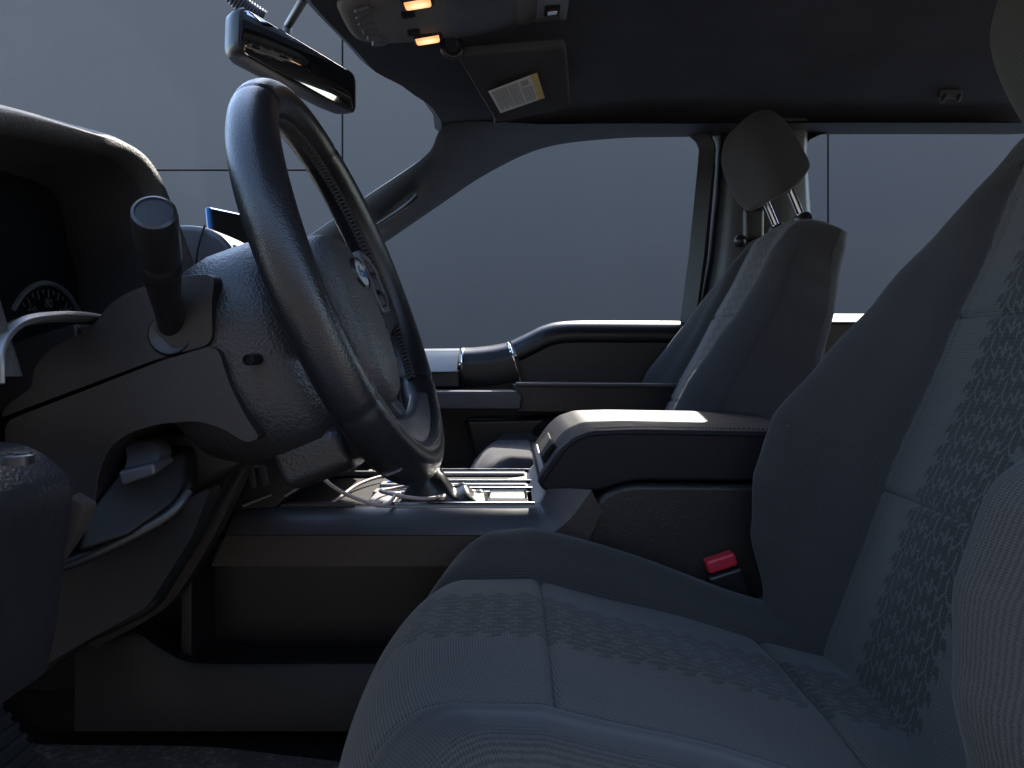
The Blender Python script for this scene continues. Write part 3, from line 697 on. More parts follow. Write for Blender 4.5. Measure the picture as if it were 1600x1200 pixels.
# ------------------------------------------------------------------ steering column and wheel
C = P(547, 445, .70); TA = R(21.2); YA = R(2.4)
Yd = Vector((math.sin(YA), math.cos(YA), 0)); hx_ = Vector((math.cos(YA), -math.sin(YA), 0))
Wd = hx_ * math.cos(TA) + Vector((0, 0, math.sin(TA))); Vd = hx_ * -math.sin(TA) + Vector((0, 0, math.cos(TA)))
C0 = P(530, 432, .70); W0 = Vector((.914, 0, .405)); V0 = Vector((-.405, 0, .914))
def CL(u, v, w_): return C0 + Vector((0, u, 0)) + V0 * v + W0 * w_        # column axis, a little apart from the wheel's
def WL(u, v, w_): return C + Yd * u + Vd * v + Wd * w_
clm = thing('steering_column', 'black steering column shroud with turn stalk and tilt lever behind the wheel', 'steering column', P(150, 640, .70))
g = MB(); g.prism(rnd(XZ([(12, 652), (24, 630), (62, 604), (62, 585), (72, 562), (94, 542), (135, 522), (160, 506), (176, 480), (206, 459), (258, 441), (305, 431), (345, 430), (338, 470), (340, 538), (252, 562)], .61), .01), .60, .80); obj('upper_shroud', g, M['plastic'], clm, bevel=.02, seg=5)
lowp = [(14, 657), (252, 565), (330, 541), (346, 548), (362, 600), (386, 648), (410, 684), (388, 692), (350, 668), (310, 657), (250, 662), (205, 676), (176, 698), (160, 735), (152, 790), (146, 812), (118, 780), (60, 735), (14, 715)]
g = MB(); g.prism(rnd(XZ(lowp, .60), .008), .595, .80); obj('lower_shroud', g, M['plastic'], clm, bevel=.016, seg=5)
# recess and tilt lever
g = MB(); g.prism(XZ([(170, 690), (390, 660), (390, 720), (300, 770), (165, 830)], .67), .67, .72); obj('lever_recess', g, M['plastic'], clm, bevel=.006)
lv = spline([P(196, 690, .65), P(222, 690, .635), P(232, 712, .62), P(228, 735, .61)], 6)
g = MB(); g.loft([[p + Vector((-.016, -.004, 0)), p + Vector((.010, -.004, .002)), p + Vector((.010, .02, .002)), p + Vector((-.016, .02, 0))] for p in lv]); tl = obj('tilt_lever', g, M['plastic_grey'], clm, bevel=.004)
g = MB(); a = [P(184, 737, .585), P(240, 724, .585), P(243, 742, .585), P(190, 760, .585)]; c_ = [P(196, 728, .63), P(271, 712, .63), P(272, 722, .63), P(200, 740, .63)]
g.loft([a, c_]); obj('lever_paddle', g, M['plastic_grey'], tl, bevel=.004)
# wheel-side grained cover: rings along the axis
def crng(w_, vt, vb, hu_, n=40, e=.75):
    vc, hv = (vt + vb) / 2, (vt - vb) / 2; out = []
    for k_ in range(n):
        t = 2 * math.pi * k_ / n; cs, sn = math.cos(t), math.sin(t)
        out.append(CL(hu_ * math.copysign(abs(cs) ** e, cs), vc + hv * math.copysign(abs(sn) ** e, sn), w_))
    return out
g = MB(); g.loft([crng(-.022, .045, -.115, .060), crng(-.035, .052, -.135, .082), crng(-.055, .056, -.148, .092), crng(-.09, .058, -.145, .096), crng(-.125, .052, -.128, .096), crng(-.148, .044, -.112, .093), crng(-.16, .030, -.09, .08)])
cv = obj('column_cover', g, M['leather_hub'], clm, ang=60)
hp = P(389, 562, .585)
g = MB(); g.lathe(hp + Vector((.0, .02, 0)), (0, -1, 0), [(.0045, 0), (.0045, .022), (.0035, .0225), (.003, .019)], 16); obj('cover_hole', g, M['plastic_deep'], cv)
g = MB(); g.loft([crng(-.10, -.108, -.160, .070, e=.5), crng(-.04, -.115, -.163, .070, e=.5)]); obj('cover_chin', g, M['leather_hub'], cv, bevel=.008)
# turn stalk
B0, T0 = P(266, 520, .62), P(241, 334, .50); ax = (T0 - B0).normalized()
L = (T0 - B0).length
pth = [B0 - ax * .01 + Vector((.004, .01, -.01)), B0 + Vector((.004, 0, -.004)), B0 + ax * .03 + Vector((.002, 0, -.002)), B0 + ax * .055, B0 + ax * .08, B0 + ax * .10, B0 + ax * (L - .004)]
g = MB(); g.tube(spline(pth, 6), [lerp(.0105, .0135, sstep((i - 12) / 18)) for i in range(37)], 24); stkk = obj('turn_stalk', g, M['plastic_smooth'], clm)
g = MB(); g.lathe(B0 + ax * (L - .062), ax, [(.0136, 0), (.0142, .001), (.0142, .012), (.0136, .013), (.0142, .0145), (.0145, .058), (.0138, .0635), (.0118, .0645), (.0114, .0632), (.002, .0632)], 40); obj('stalk_knob', g, M['plastic_smooth'], stkk)
g = MB(); g.lathe(P(270, 522, .605), (.1, -1, .1), [(.018, -.02), (.018, .003), (.016, .006), (.012, .004)], 28); obj('stalk_collar', g, M['plastic'], stkk)

whl = thing('steering_wheel', 'black leather steering wheel with oval badge and stitched rim', 'steering wheel', WL(0, 0, -.02))
RW = .1705
def rimp(th, rr=RW, w_=0.): return WL(rr * math.sin(th), rr * math.cos(th), w_)
N1, N2 = 288, 30
rings = []
seams = [-34, 30, 128, 232]
for i in range(N1):
    th = 2 * math.pi * i / N1; dg = math.degrees(th)
    dd = lambda s: abs((dg - s + 180) % 360 - 180)
    k_ = 1 - sum(.075 * gs(dd(s), .9) for s in seams)
    grip = .0178 + .0010 * (gs(dd(62), 22) + gs(dd(298), 22)) + .0016 * gs(dd(180), 40)
    ctr = rimp(th); rad = (ctr - C).normalized(); ring = []
    for j in range(N2):
        a = 2 * math.pi * j / N2; ca, sa = math.cos(a), math.sin(a)
        rr = grip * k_
        # stitched inner channel
        rr *= 1 - .05 * gs((a - math.pi), .10)
        ring.append(ctr + rad * ca * rr * .98 + Wd * sa * rr * 1.06)
    rings.append(ring)
g = MB(); g.loft(rings, loop=True); rim = obj('rim', g, M['leather'], whl, ang=180)
g = MB()
for i in range(200):
    th = 2 * math.pi * i / 200; dg = math.degrees(th)
    if 128 < dg < 232: continue
    for s in (-1, 1):
        p = rimp(th, RW - .0176, -.0045 * s); q = rimp(th + .022, RW - .0180, .0045 * s)
        g.tube([p, lerp(p, q, .5) - (lerp(p, q, .5) - C).normalized() * .0012, q], .0012, 5)
obj('rim_stitching', g, M['stitch'], rim)
# airbag pad
def pad(n, s, w_):
    out = []
    for k_ in range(n):
        t = 2 * math.pi * k_ / n; cs, sn = math.cos(t), math.sin(t); e = .72
        hu_ = .053 * (1 - .18 * max(0, -sn) ** 1.5)
        out.append(WL(hu_ * s * math.copysign(abs(cs) ** e, cs), -.032 + .084 * s * math.copysign(abs(sn) ** e, sn), w_))
    return out
g = MB(); g.loft([pad(48, .98, -.040), pad(48, 1.0, -.025), pad(48, .99, -.010), pad(48, .95, .000), pad(48, .86, .0065), pad(48, .65, .0105), pad(48, .4, .0125), pad(48, .15, .0132), pad(48, .02, .0134)])
pd = obj('airbag_pad', g, M['pad'], whl, ang=180)
g = MB(); ec = WL(.0, .006, .0118)
g.lathe(ec, Wd, [(.024, -.004), (.024, .001), (.0225, .003), (.0213, .0022)], 40, ell=.66); em = obj('badge_ring', g, M['plastic_smooth'], pd)
g = MB(); g.lathe(ec, Wd, [(.0216, -.002), (.0214, .0018), (.015, .0026), (.002, .0030)], 40, ell=.66); eb = obj('badge', g, M['emblem'], pd)
Mt = Matrix((Yd, Vd, Wd)).transposed()
text('badge_script', 'Ford', ec + Wd * .0032, .015, Mt, M['blue'], eb, shear=.35, sx=1.1)
text('airbag_mark', 'SRS', WL(.030, -.044, .0108), .007, Mt, M['plastic_deep'], pd)
text('airbag_mark', 'AIRBAG', WL(.034, -.060, .0100), .0062, Mt, M['plastic_deep'], pd)
# side spokes with switch pods
for s in (-1, 1):
    dw = 0 if s > 0 else -.014        # the near pod sits a little lower in its spoke
    def rib(u, vt, vb, w0, w1): return [WL(s * u, vt, w1 + dw * .8), WL(s * u, vb, w1 + dw * .8), WL(s * u, vb, w0 + dw * .8), WL(s * u, vt, w0 + dw * .8)]
    g = MB(); g.loft([rib(.03, .030, -.075, -.034, -.006), rib(.075, .030, -.062, -.03, -.002), rib(.115, .026, -.044, -.022, .002), rib(.15, .026, -.036, -.013, .005), rib(.17, .024, -.030, -.009, .006)])
    spk = obj('side_spoke', g, M['plastic_smooth'], whl, bevel=.006)
    # bezel frame around the keys: a closed octagonal sweep
    oc = [(.066, .034), (.100, .030), (.118, .016), (.118, -.014), (.104, -.030), (.070, -.034), (.062, -.020), (.062, .020)]
    g = MB(); rr = []
    for i in range(len(oc)):
        u, v = oc[i]; cu, cv_ = .090, 0.0
        du, dv = (cu - u), (cv_ - v); Ln = math.hypot(du, dv); du, dv = du / Ln * .0085, dv / Ln * .0085
        rr.append([WL(s * u, v + .006, -.012 + dw), WL(s * u, v + .006, .008 + dw), WL(s * (u + du), v + dv + .006, .008 + dw), WL(s * (u + du), v + dv + .006, -.012 + dw)])
    g.loft(rr, loop=True); pdz = obj('switch_bezel', g, M['plastic_grey'], spk, bevel=.002)
    g = MB(); g.add([WL(s * u, v + .006, -.001 + dw) for u, v in oc] + [WL(s * u, v + .006, -.009 + dw) for u, v in oc], [tuple(range(8)), tuple(range(15, 7, -1))]); obj('switch_plate', g, M['piano'], pdz)
    for u, v, a, b_ in ((.088, .018, .024, .011), (.090, 0, .013, .013), (.088, -.018, .026, .011), (.073, 0, .010, .015), (.106, 0, .009, .015)):
        g = MB(); g.box(WL(s * u, v + .006, .002 + dw), (.010, a, b_), Matrix((Wd, Yd, Vd)).transposed()); obj('switch_key', g, M['plastic_smooth'], pdz, bevel=.0018)
    for v0, v1 in ((-.040, -.068), (-.070, -.092)):
        g = MB(); g.loft([[WL(s * (.073 + .010 * k1), v0, w_), WL(s * (.095 - .1 * (-.04 - v0)), v0, w_ - .002), WL(s * (.093 - .22 * (-.04 - v1)), v1, w_ - .002), WL(s * .066, v1, w_)] for w_, k1 in ((-.014 + dw, 0), (.002 + dw, 0))]); obj('spoke_key', g, M['plastic_grey'], spk, bevel=.003)
# lower forked spoke with satin insert
g = MB()
def lsp(v, hu_, w0, w1): return [WL(-hu_, v, w0), WL(hu_, v, w0), WL(hu_ * .9, v, w1), WL(-hu_ * .9, v, w1)]
for s in (-1, 1):
    def leg(v, ui, uo, w0, w1): return [WL(s * ui, v, w0), WL(s * uo, v, w0), WL(s * uo, v, w1), WL(s * ui, v, w1)]
    g = MB(); g.loft([leg(-.100, .024, .050, -.034, -.010), leg(-.125, .030, .060, -.028, -.004), leg(-.150, .040, .080, -.018, .004), leg(-.166, .050, .098, -.010, .007)])
    obj('lower_spoke', g, M['dark_satin'], whl, bevel=.004)
rr = []
for i in range(41):
    th = R(lerp(138, 222, i / 40)); e_ = abs(i - 20) / 20
    r0, r1 = RW - .014, RW - .040 + .020 * e_ ** 2
    rr.append([rimp(th, r0, .014), rimp(th, r1, .006), rimp(th, r1 - .002, -.004), rimp(th, r0, -.010)])
g = MB(); g.loft(rr); obj('spoke_insert', g, M['dark_satin'], whl, bevel=.0025)

# ------------------------------------------------------------------ centre console
con = thing('centre_console', 'black centre console with silver gear tray and padded armrest lid', 'console', (.1, 1.1, -.5))
zt = -.2012
# side rail: satin slope and vertical face with ground bounce in its brown
ti = spline([P(372, 797, .955), P(420, 795, .952), P(700, 795, .95), P(825, 795, .95), P(842, 790, .95), P(850, 776, .95), P(856, 764, .95)], 8)
to_ = spline([P(352, 836, .932), P(420, 836, .930), P(700, 836, .928), P(815, 836, .928), P(860, 833, .93), P(892, 810, .932), P(925, 766, .935)], 8)
bo = spline([P(330, 885, .934), P(420, 885, .932), P(700, 885, .930), P(840, 885, .930), P(880, 880, .932), P(915, 850, .934), P(940, 800, .937)], 8)
g = MB(); g.loft([[a + Vector((0, .02, 0)), a, lerp(a, b_, .5) + Vector((0, -.003, .002)), b_, b_ + Vector((0, .035, -.002))] for a, b_ in zip(ti, to_)]); obj('console_rail', g, M['plastic_grey'], con, ang=50)
g = MB(); g.loft([[a + Vector((0, .001, -.001)), b_, b_ + Vector((0, .04, 0)), a + Vector((0, .04, 0))] for a, b_ in zip(to_, bo)]); obj('rail_face', g, M['plastic_brown'], con, ang=50)
# top deck
g = MB(); g.prism([(-.36, zt - .004), (.05, zt - .004), (.05, zt - .02), (-.36, zt - .02)], .955, 1.25); obj('top_deck', g, M['plastic_deep'], con)
# cubby back wall and base plinth
g = MB(); g.prism([(-.80, -.18), (-.42, -.18), (-.42, -.26), (.2, -.26), (.2, -.46), (-.80, -.46)], 1.03, 1.06); obj('cubby_wall', g, M['plastic'], con)
g = MB(); g.prism([(-.41, -.27), (-.395, -.27), (-.395, -.40), (-.41, -.40)], .955, 1.03); obj('cubby_rib', g, M['plastic'], con, bevel=.003)
bt = spline([P(120, 985, 1.0), P(210, 960, 1.0), P(262, 985, 1.0), P(300, 1003, 1.0), P(345, 1008, 1.0), P(480, 1009, 1.0), P(760, 1009, 1.0)], 6)
bn = spline([P(118, 1012, .935), P(200, 992, .932), P(248, 1018, .930), P(285, 1037, .93), P(330, 1042, .93), P(480, 1042, .93), P(760, 1042, .93)], 6)
bb = [Vector((p.x + .004, .925, -.462)) for p in bn]
g = MB(); g.loft([[a + Vector((0, .02, -.01)), a, b_ + Vector((0, .004, .002)), b_ + Vector((0, 0, -.003)), c_, c_ + Vector((0, .1, -.03))] for a, b_, c_ in zip(bt, bn, bb)]); obj('console_base', g, M['base'], con, ang=50)
# grained side panel under the lid
g = MB(); g.prism(rnd(XZ([(880, 1010), (893, 836), (926, 790), (948, 768), (985, 757), (1290, 760), (1330, 1010)], .945), .012), .945, 1.24); obj('side_panel', g, M['vinyl_side'], con, bevel=.012, seg=4)
# lid
lidp = [(838, 752), (872, 703), (893, 684), (925, 673), (990, 671), (1290, 676), (1300, 752), (1000, 751), (968, 756), (940, 767), (912, 769), (850, 768)]
g = MB(); g.prism(rnd(XZ(lidp, .952), .008), .95, 1.25); lid = obj('armrest_lid', g, M['leather_lid'], con, bevel=.014, seg=5)
tp = spline([P(846, 757, .9495), P(880, 708, .9495), P(900, 690, .9495), P(930, 680, .9495), P(1000, 677.5, .9495), P(1100, 679, .9495), P(1290, 683, .9495)], 10)
g = MB(); g.tube(tp, .0011, 6); obj('lid_seam', g, M['plastic_deep'], lid)
g = MB()
tp2 = [p + Vector((0, .0095, .0072)) for p in spline([P(930, 680, .9495), P(1000, 677.5, .9495), P(1100, 679, .9495), P(1290, 683, .9495)], 30)]
for i in range(0, len(tp2) - 1): g.tube([tp2[i], lerp(tp2[i], tp2[i + 1], .6)], .0008, 5)
obj('lid_stitching', g, M['stitch'], lid)
lc = P(857, 700, 1.10)
g = MB(); g.prism(rnd(XZ([(845, 712), (862, 690), (866, 694), (850, 722)], 1.0), .002), .985, 1.11); obj('lid_latch', g, M['plastic_deep'], lid, bevel=.002)
g = MB(); g.prism(XZ([(838, 752), (846, 728), (853, 730), (850, 755)], .98), .972, 1.2); obj('latch_lip', g, M['tray'], lid, bevel=.002)
# silver wedge behind the tray, in front of the lid
g = MB(); g.prism([(.020, zt - .004), (.036, zt + .012), (.046, zt + .035), (.075, zt + .035), (.075, zt - .02), (.02, zt - .02)], .957, 1.24); obj('tray_upstand', g, M['tray'], con, bevel=.006)
# gear tray plate: frame bars and slots
def dz_(py, z=zt): return -z * F / (py - HZ)
tray = MB(); x0, x1 = -.215, .030
def bar(mb, xa, xb, ya, yb, h0=-.004, h1=.002): mb.box(((xa + xb) / 2, (ya + yb) / 2, zt + (h0 + h1) / 2), (xb - xa, yb - ya, h1 - h0))
bar(tray, -.17, x1, .958, .985); bar(tray, -.03, x1, .985, 1.052); bar(tray, -.19, x1, 1.052, 1.078); bar(tray, -.19, x1, 1.108, 1.136); bar(tray, -.23, x1, 1.205, 1.24); bar(tray, x1 - .012, x1, .985, 1.24); bar(tray, -.185, -.150, .975, 1.06)
tp_ = obj('gear_tray', tray, M['tray'], con, bevel=.0022, seg=2)
for ya, xa in ((1.064, -.18), (1.122, -.18), (1.222, -.22), (.962, -.16)):
    g = MB(); g.tube([Vector((xa, ya, zt + .003)), Vector((x1 - .002, ya, zt + .003))], .0032, 8); obj('tray_strip', g, M['chrome'], tp_)
g = MB(); g.tube(spline([(-.03, .992, zt + .003), (.016, .992, zt + .003), (.018, .996, zt + .003), (.018, 1.044, zt + .003), (.014, 1.048, zt + .003), (-.03, 1.048, zt + .003)], 4), .0018, 6); obj('tray_frame', g, M['chrome'], tp_)
g = MB(); g.loft([[Vector((-.006, 1.15, zt - .003)), Vector((-.006, 1.16, zt - .003)), Vector((-.006, 1.16, zt + .001)), Vector((-.006, 1.15, zt + .001))], [Vector((.02, 1.14, zt - .003)), Vector((.02, 1.18, zt - .003)), Vector((.02, 1.18, zt + .001)), Vector((.02, 1.14, zt + .001))]]); obj('tray_tab', g, M['tray'], tp_)
# gear boot and lever
def boot(u, v):
    x = lerp(-.145, -.032, u); y = lerp(.984, 1.053, v)
    e = math.sin(math.pi * u) ** .5 * math.sin(math.pi * v) ** .5
    h = .020 * e + .042 * gs(u - .26, .20) * e + .004 * math.sin(u * 26 + 3 * v) * e - .006 * gs(v - .5, .05) * e * (u > .45)
    return Vector((x, y, zt + h - .002))
g = MB(); g.grid(boot, [i / 60 for i in range(61)], [i / 30 for i in range(31)]); bt_ = obj('gear_boot', g, M['leather'], con, ang=180)
g = MB(); q = [boot(.45 + .5 * i / 30, .5) + Vector((0, .003, .002)) for i in range(31)]
for i in range(30): g.tube([q[i], lerp(q[i], q[i + 1], .6)], .0009, 5)
obj('boot_stitching', g, M['stitch_pale'], bt_)
g = MB(); g.tube([Vector((-.115, 1.02, zt + .03)), Vector((-.135, 1.02, zt + .12))], .009, 14); g.sell((-.14, 1.02, zt + .15), (.022, .03, .042), .7, .8, None, 16, 20); obj('gear_lever', g, M['leather'], con, ang=180)
# open bin ahead of the tray: side rails
for ya in (1.205, .965):
    g = MB(); g.box((-.28, ya, zt + .001), (.17, .012, .008)); obj('bin_rail', g, M['satin'] if ya > 1.1 else M['plastic_grey'], con, bevel=.002)

# ------------------------------------------------------------------ charging cable
cb = thing('charging_cable', 'pinkish white charging cable coiled around the gear boot', 'cable', (-.13, 1.0, zt))
zc_ = zt + .006
loop = [Vector((-.128 + .043 * math.cos(t), 1.010 + .045 * math.sin(t), zc_ + .005 + .003 * math.sin(2 * t))) for t in [math.pi * 1.5 - 2 * math.pi * i / 14 for i in range(0, 27)]]
pts = [P(463, 676, .90), P(470, 700, .905), P(487, 728, .915), P(520, 760, .925), P(560, 780, .935), P(600, 789, .945)] + loop[1:] + [P(640, 744, 1.17), P(600, 744, 1.16), P(560, 757, 1.10), P(530, 778, 1.03), P(512, 790, 1.0)]
g = MB(); g.tube(spline(pts, 8), .0024, 10); obj('cable_cord', g, M['cable'], cb, ang=180)
g = MB(); g.tube([P(604, 744, 1.165), P(632, 739, 1.18)], .0045, 10); obj('cable_plug', g, M['cable_end'], cb, bevel=.001)

# ------------------------------------------------------------------ belt buckle
bk = thing('seat_belt_buckle', 'black seat belt buckle with red button beside the driver seat', 'belt buckle', P(1140, 960, .935))
Mb = Matrix.Rotation(R(16), 3, 'Y') @ Matrix.Rotation(R(0), 3, 'X')
kc = P(1134, 905, .928)
Mb = Matrix.Rotation(R(-18), 3, 'Y')
g = MB(); g.box(kc + Vector((.006, 0, -.018)), (.044, .022, .062), Mb); obj('buckle_body', g, M['plastic_smooth'], bk, bevel=.005)
g = MB(); g.box(kc + Mb @ Vector((.0, -.0005, .022)), (.037, .0185, .017), Mb); obj('release_button', g, M['red'], bk, bevel=.004)
g = MB(); g.box(kc + Vector((.020, 0, -.07)), (.030, .008, .07), Mb); obj('buckle_stem', g, M['plastic_deep'], bk, bevel=.002)

# ------------------------------------------------------------------ overhead console
oh = thing('overhead_console', 'black overhead console with two lit map lamps and storage bin above the mirror', 'overhead console', (-.05, 1.05, .47))
def oz(x): return .452 + .045 * sstep((x + .25) / .4)
def ohp(x, yb, drop): return Vector((x, yb, oz(x) - drop))
xs = [-.235 + .0 , -.225, -.205, -.17, -.10, -.02, .04, .075, .083]
hwid = [.045, .062, .08, .092, .100, .098, .090, .086, .080]
rings = []
for x, h in zip(xs, hwid):
    e = 0 if x in (xs[0], xs[-1]) else 1
    rings.append([Vector((x, 1.06 - h, oz(x) + .02)), Vector((x, 1.06 - h, oz(x) - .006 * e)), Vector((x, 1.06 - h * .86, oz(x) - .018 * e)), Vector((x, 1.06, oz(x) - .022 * e)), Vector((x, 1.06 + h * .86, oz(x) - .018 * e)), Vector((x, 1.06 + h, oz(x) - .004 * e)), Vector((x, 1.06 + h, oz(x) + .02))])
g = MB(); g.loft(rings); obj('console_shell', g, M['oh_plastic'], oh, sub=2)
zo = lambda x: oz(x) - .0205
for s, y in ((1, 1.118), (-1, 1.0)):
    g = MB(); g.box((-.122, y, zo(-.122) - .0005), (.034, .022, .008), Matrix.Rotation(R(-9), 3, 'Y')); lm = obj('map_lamp', g, M['amber'], oh, bevel=.003)
    g = MB(); g.loft([[Vector((-.122 + a * .021, y + b_ * .0145, zo(-.122) + .002 + a * .003)), Vector((-.122 + a * .017, y + b_ * .011, zo(-.122) - .002 + a * .003)), Vector((-.122 + a * .018, y + b_ * .0115, zo(-.122) + .008))] for a, b_ in ((-1, -1), (1, -1), (1, 1), (-1, 1))], loop=True); obj('lamp_bezel', g, M['plastic_smooth'], lm)
    g = MB(); g.box((-.138, y - s * .030, zo(-.138) - .0005), (.018, .016, .004), Matrix.Rotation(R(-9), 3, 'Y')); obj('lamp_switch', g, M['plastic_deep'], oh, bevel=.002)
for i in range(6):
    y = 1.005 + .021 * i; x = -.197 + .5 * abs(y - 1.05) ** 1.5
    g = MB(); g.box((x, y, zo(x) + .0005), (.022, .0165, .008), Matrix.Rotation(R(-14), 3, 'Y') @ Matrix.Rotation(R((y - 1.05) * 300), 3, 'Z')); obj('roof_switch', g, M['plastic_grey'], oh, bevel=.003)
g = MB(); rr = []
for x in (-.085, -.08, -.03, .0, .008):
    e = 0 if x in (-.085, .008) else 1
    rr.append([Vector((x, 1.06 + y, zo(x) - .003 * e + .006 * (abs(y) / .085) ** 4)) for y in (-.085, -.08, -.04, 0, .04, .078, .083)])
g.loft(rr, closed=False); obj('storage_lid', g, M['plastic_grey'], oh, sub=2)
g = MB(); g.prism(rnd([(.034, zo(.034) + .004), (.078, zo(.078) + .006), (.078, zo(.078) - .004), (.034, zo(.034) - .003)], .001), 1.035, 1.115); rp = obj('rear_plate', g, M['satin'], oh, bevel=.003)
g = MB(); g.box((.056, 1.078, zo(.056) - .004), (.022, .030, .004), Matrix.Rotation(R(-8), 3, 'Y')); obj('plate_socket', g, M['plastic_deep'], rp, bevel=.002)
g = MB(); g.box((.056, 1.078, zo(.056) - .007), (.014, .010, .004), Matrix.Rotation(R(-8), 3, 'Y')); obj('socket_pin', g, M['chrome'], rp, bevel=.001)

# ------------------------------------------------------------------ sun visor
vis = thing('sun_visor', 'black passenger sun visor with pale warning label folded to the roof', 'sun visor', (0, 1.38, .44))
va, vb_, vc_, vd_ = P(712, 84, 1.17), P(884, 70, 1.14), P(892, 166, 1.50), P(776, 190, 1.50)
def vz(u, v):
    return lerp(lerp(va, vb_, u), lerp(vd_, vc_, u), v)
out2 = rnd([(0, 0), (1, 0), (1, 1), (0, 1)], .06)
g = MB(); nrm = (vb_ - va).cross(vd_ - va).normalized()
if nrm.z > 0: nrm = -nrm
g.loft([[vz(u, v) + nrm * .004 for u, v in out2], [vz(u, v) - nrm * .012 for u, v in out2]]); vb = obj('visor_body', g, M['visor'], vis, bevel=.005)
def onvis(px, py, h=.0055):
    d0 = Vector(((px - 800) / F, 1, (HZ - py) / F)); q = va + nrm * h; t = q.dot(nrm) / d0.dot(nrm); return d0 * t
la, lb, lc_, ld = onvis(763, 143), onvis(839, 114), onvis(851, 153), onvis(782, 177)
L2 = lambda u, v, h=0: lerp(lerp(la, lb, u), lerp(ld, lc_, u), v) + nrm * h
def sheet(mb, u0, v0, u1, v1, h, th=.0006):
    q = [L2(u0, v0, h), L2(u1, v0, h), L2(u1, v1, h), L2(u0, v1, h)]; mb.loft([q, [p - nrm * th for p in q]])
g = MB(); sheet(g, 0, 0, .87, 1, 0); lb_ = obj('warning_label', g, M['label'], vb)
g = MB(); sheet(g, .872, 0, 1, 1, 0); obj('label_band', g, M['label_yellow'], lb_)
g = MB()
for i in range(8): sheet(g, .06 + i * .040, .06, .078 + i * .040, .88 - .1 * (i % 3 == 2), .0006, .0004)
for i in range(5): sheet(g, .40 + i * .040, .06, .418 + i * .040, .9, .0006, .0004)
for i in range(5): sheet(g, .645 + i * .042, .34, .665 + i * .042, .9, .0006, .0004)
obj('label_lines', g, M['ink'], lb_)
g = MB(); sheet(g, .66, .08, .80, .26, .0006, .0004); obj('label_picture', g, M['ink'], lb_)
vcp = P(704, 84, 1.16)
g = MB(); g.tube(spline([vcp + Vector((-.012, 0, .03)), vcp + Vector((-.01, 0, .004)), vcp + Vector((.006, .002, -.004)), vcp + Vector((.016, .004, .008)), vcp + Vector((.012, .004, .022))], 5), .0048, 10); obj('visor_clip', g, M['plastic_smooth'], vis)
g = MB(); g.tube([vz(-.02, .98), vz(.12, .99)], .007, 10); obj('visor_hinge', g, M['plastic_smooth'], vis)

# ------------------------------------------------------------------ rear-view mirror
mr = thing('rear_view_mirror', 'black rear view mirror hanging above the steering wheel on a short arm', 'mirror', (-.29, 1.1, .39))
mc = P(468, 102, 1.10)
mx = Vector((.47, .88, 0)).normalized(); mn = Vector((.88, -.47, .04)); mn = (mn - mx * mn.dot(mx)).normalized(); mz = mn.cross(mx) * -1
if mz.z < 0: mz = -mz
Rr = Matrix.Rotation(R(4), 3, mn); ta_ = Rr @ mx; mx = ta_ if ta_.z < mx.z else Matrix.Rotation(R(-4), 3, mn) @ mx; mz = mn.cross(mx); mz = mz if mz.z > 0 else -mz
def mo(s, dep, hw=.118, hh=.034):
    out = []
    for a, b_ in rnd([(-hw * s, -hh * s * .9), (hw * s, -hh * s), (hw * s * .99, hh * s * .9), (-hw * s, hh * s)], .016 * s, 5): out.append(mc + mx * a + mz * b_ + mn * dep)
    return out
g = MB(); g.loft([mo(.55, -.040), mo(.80, -.036), mo(.96, -.022), mo(1.0, -.006), mo(1.0, .004), mo(.985, .006), mo(.95, .0058)]); obj('mirror_housing', g, M['plastic_smooth'], mr, ang=50)
g = MB(); g.loft([mo(.945, .004), mo(.945, .0066), mo(.93, .0070)]); obj('mirror_glass', g, M['mirror'], mr, ang=30)
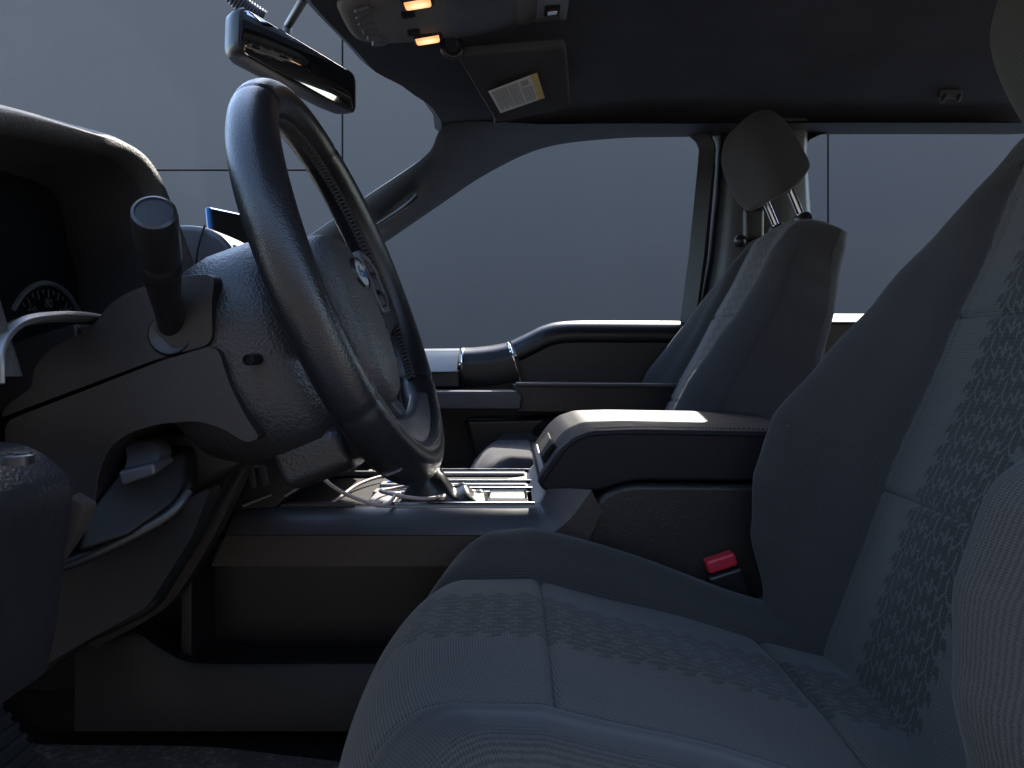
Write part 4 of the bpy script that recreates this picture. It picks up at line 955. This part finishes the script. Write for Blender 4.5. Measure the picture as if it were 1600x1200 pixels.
g = MB(); g.tube([mc - mn * .03 + mz * .01, mc - mn * .05 + mz * .05 + Vector((.02, 0, .02)), P(487, 12, 1.05) + Vector((-.01, 0, .012)), P(500, -10, 1.05) + Vector((-.02, 0, .03))], .006, 12); obj('mirror_arm', g, M['plastic_smooth'], mr)
g = MB(); cp = spline([P(412, 30, 1.06), P(385, 12, 1.05), P(358, -14, 1.04), P(330, -60, 1.03)], 14)
rr_ = [.0125 * (1 if (i // 1) % 2 else .82) for i in range(len(cp))]
g.tube(cp, rr_, 14); obj('cable_conduit', g, M['plastic_grey'], mr)
g = MB(); q = P(382, 68, 1.02); g.loft([[q + Vector((-.004, 0, .016)), q + Vector((.02, .02, .02)), q + Vector((.02, .02, -.012)), q + Vector((-.004, 0, -.008))], [q + Vector((-.012, .01, .004)), q + Vector((0, .03, .012)), q + Vector((0, .03, -.008)), q + Vector((-.012, .01, -.001))]]); obj('sensor_pod', g, M['plastic_smooth'], mr, bevel=.003)

# ------------------------------------------------------------------ floor mat and pedal
fm = MB(); z_ = -.478
mp_ = [(-.60, .93), (-.36, .925), (-.24, .90), (-.15, .88), (-.14, .42), (-.60, .40)]
fm.loft([[Vector((x, y, z_)) for x, y in rnd(mp_, .03)], [Vector((x, y, z_ - .012)) for x, y in rnd(mp_, .03)]])
o = obj('floor_mat', fm, M['mat'], bevel=.004); o['label'] = 'dusty dark floor mat in the driver footwell'; o['category'] = 'floor mat'
pdl = thing('accelerator_pedal', 'ribbed black accelerator pedal above the floor mat', 'pedal', P(10, 1190, .62))
pcn = P(-2, 1182, .62); Mq = Matrix.Rotation(R(-38), 3, 'Y') @ Matrix.Rotation(R(14), 3, 'Z')
g = MB(); g.box(pcn, (.014, .075, .13), Mq); pl_ = obj('pedal_pad', g, M['rubber'], pdl, bevel=.006)
g = MB()
for i in range(11): g.box(pcn + Mq @ Vector((.008, 0, -.055 + .011 * i)), (.004, .066, .005), Mq)
obj('pedal_ribs', g, M['rubber'], pl_, bevel=.001)
g = MB(); g.tube([pcn + Mq @ Vector((-.006, 0, .05)), pcn + Vector((-.12, .02, .16))], .008, 10); obj('pedal_arm', g, M['plastic_deep'], pdl)
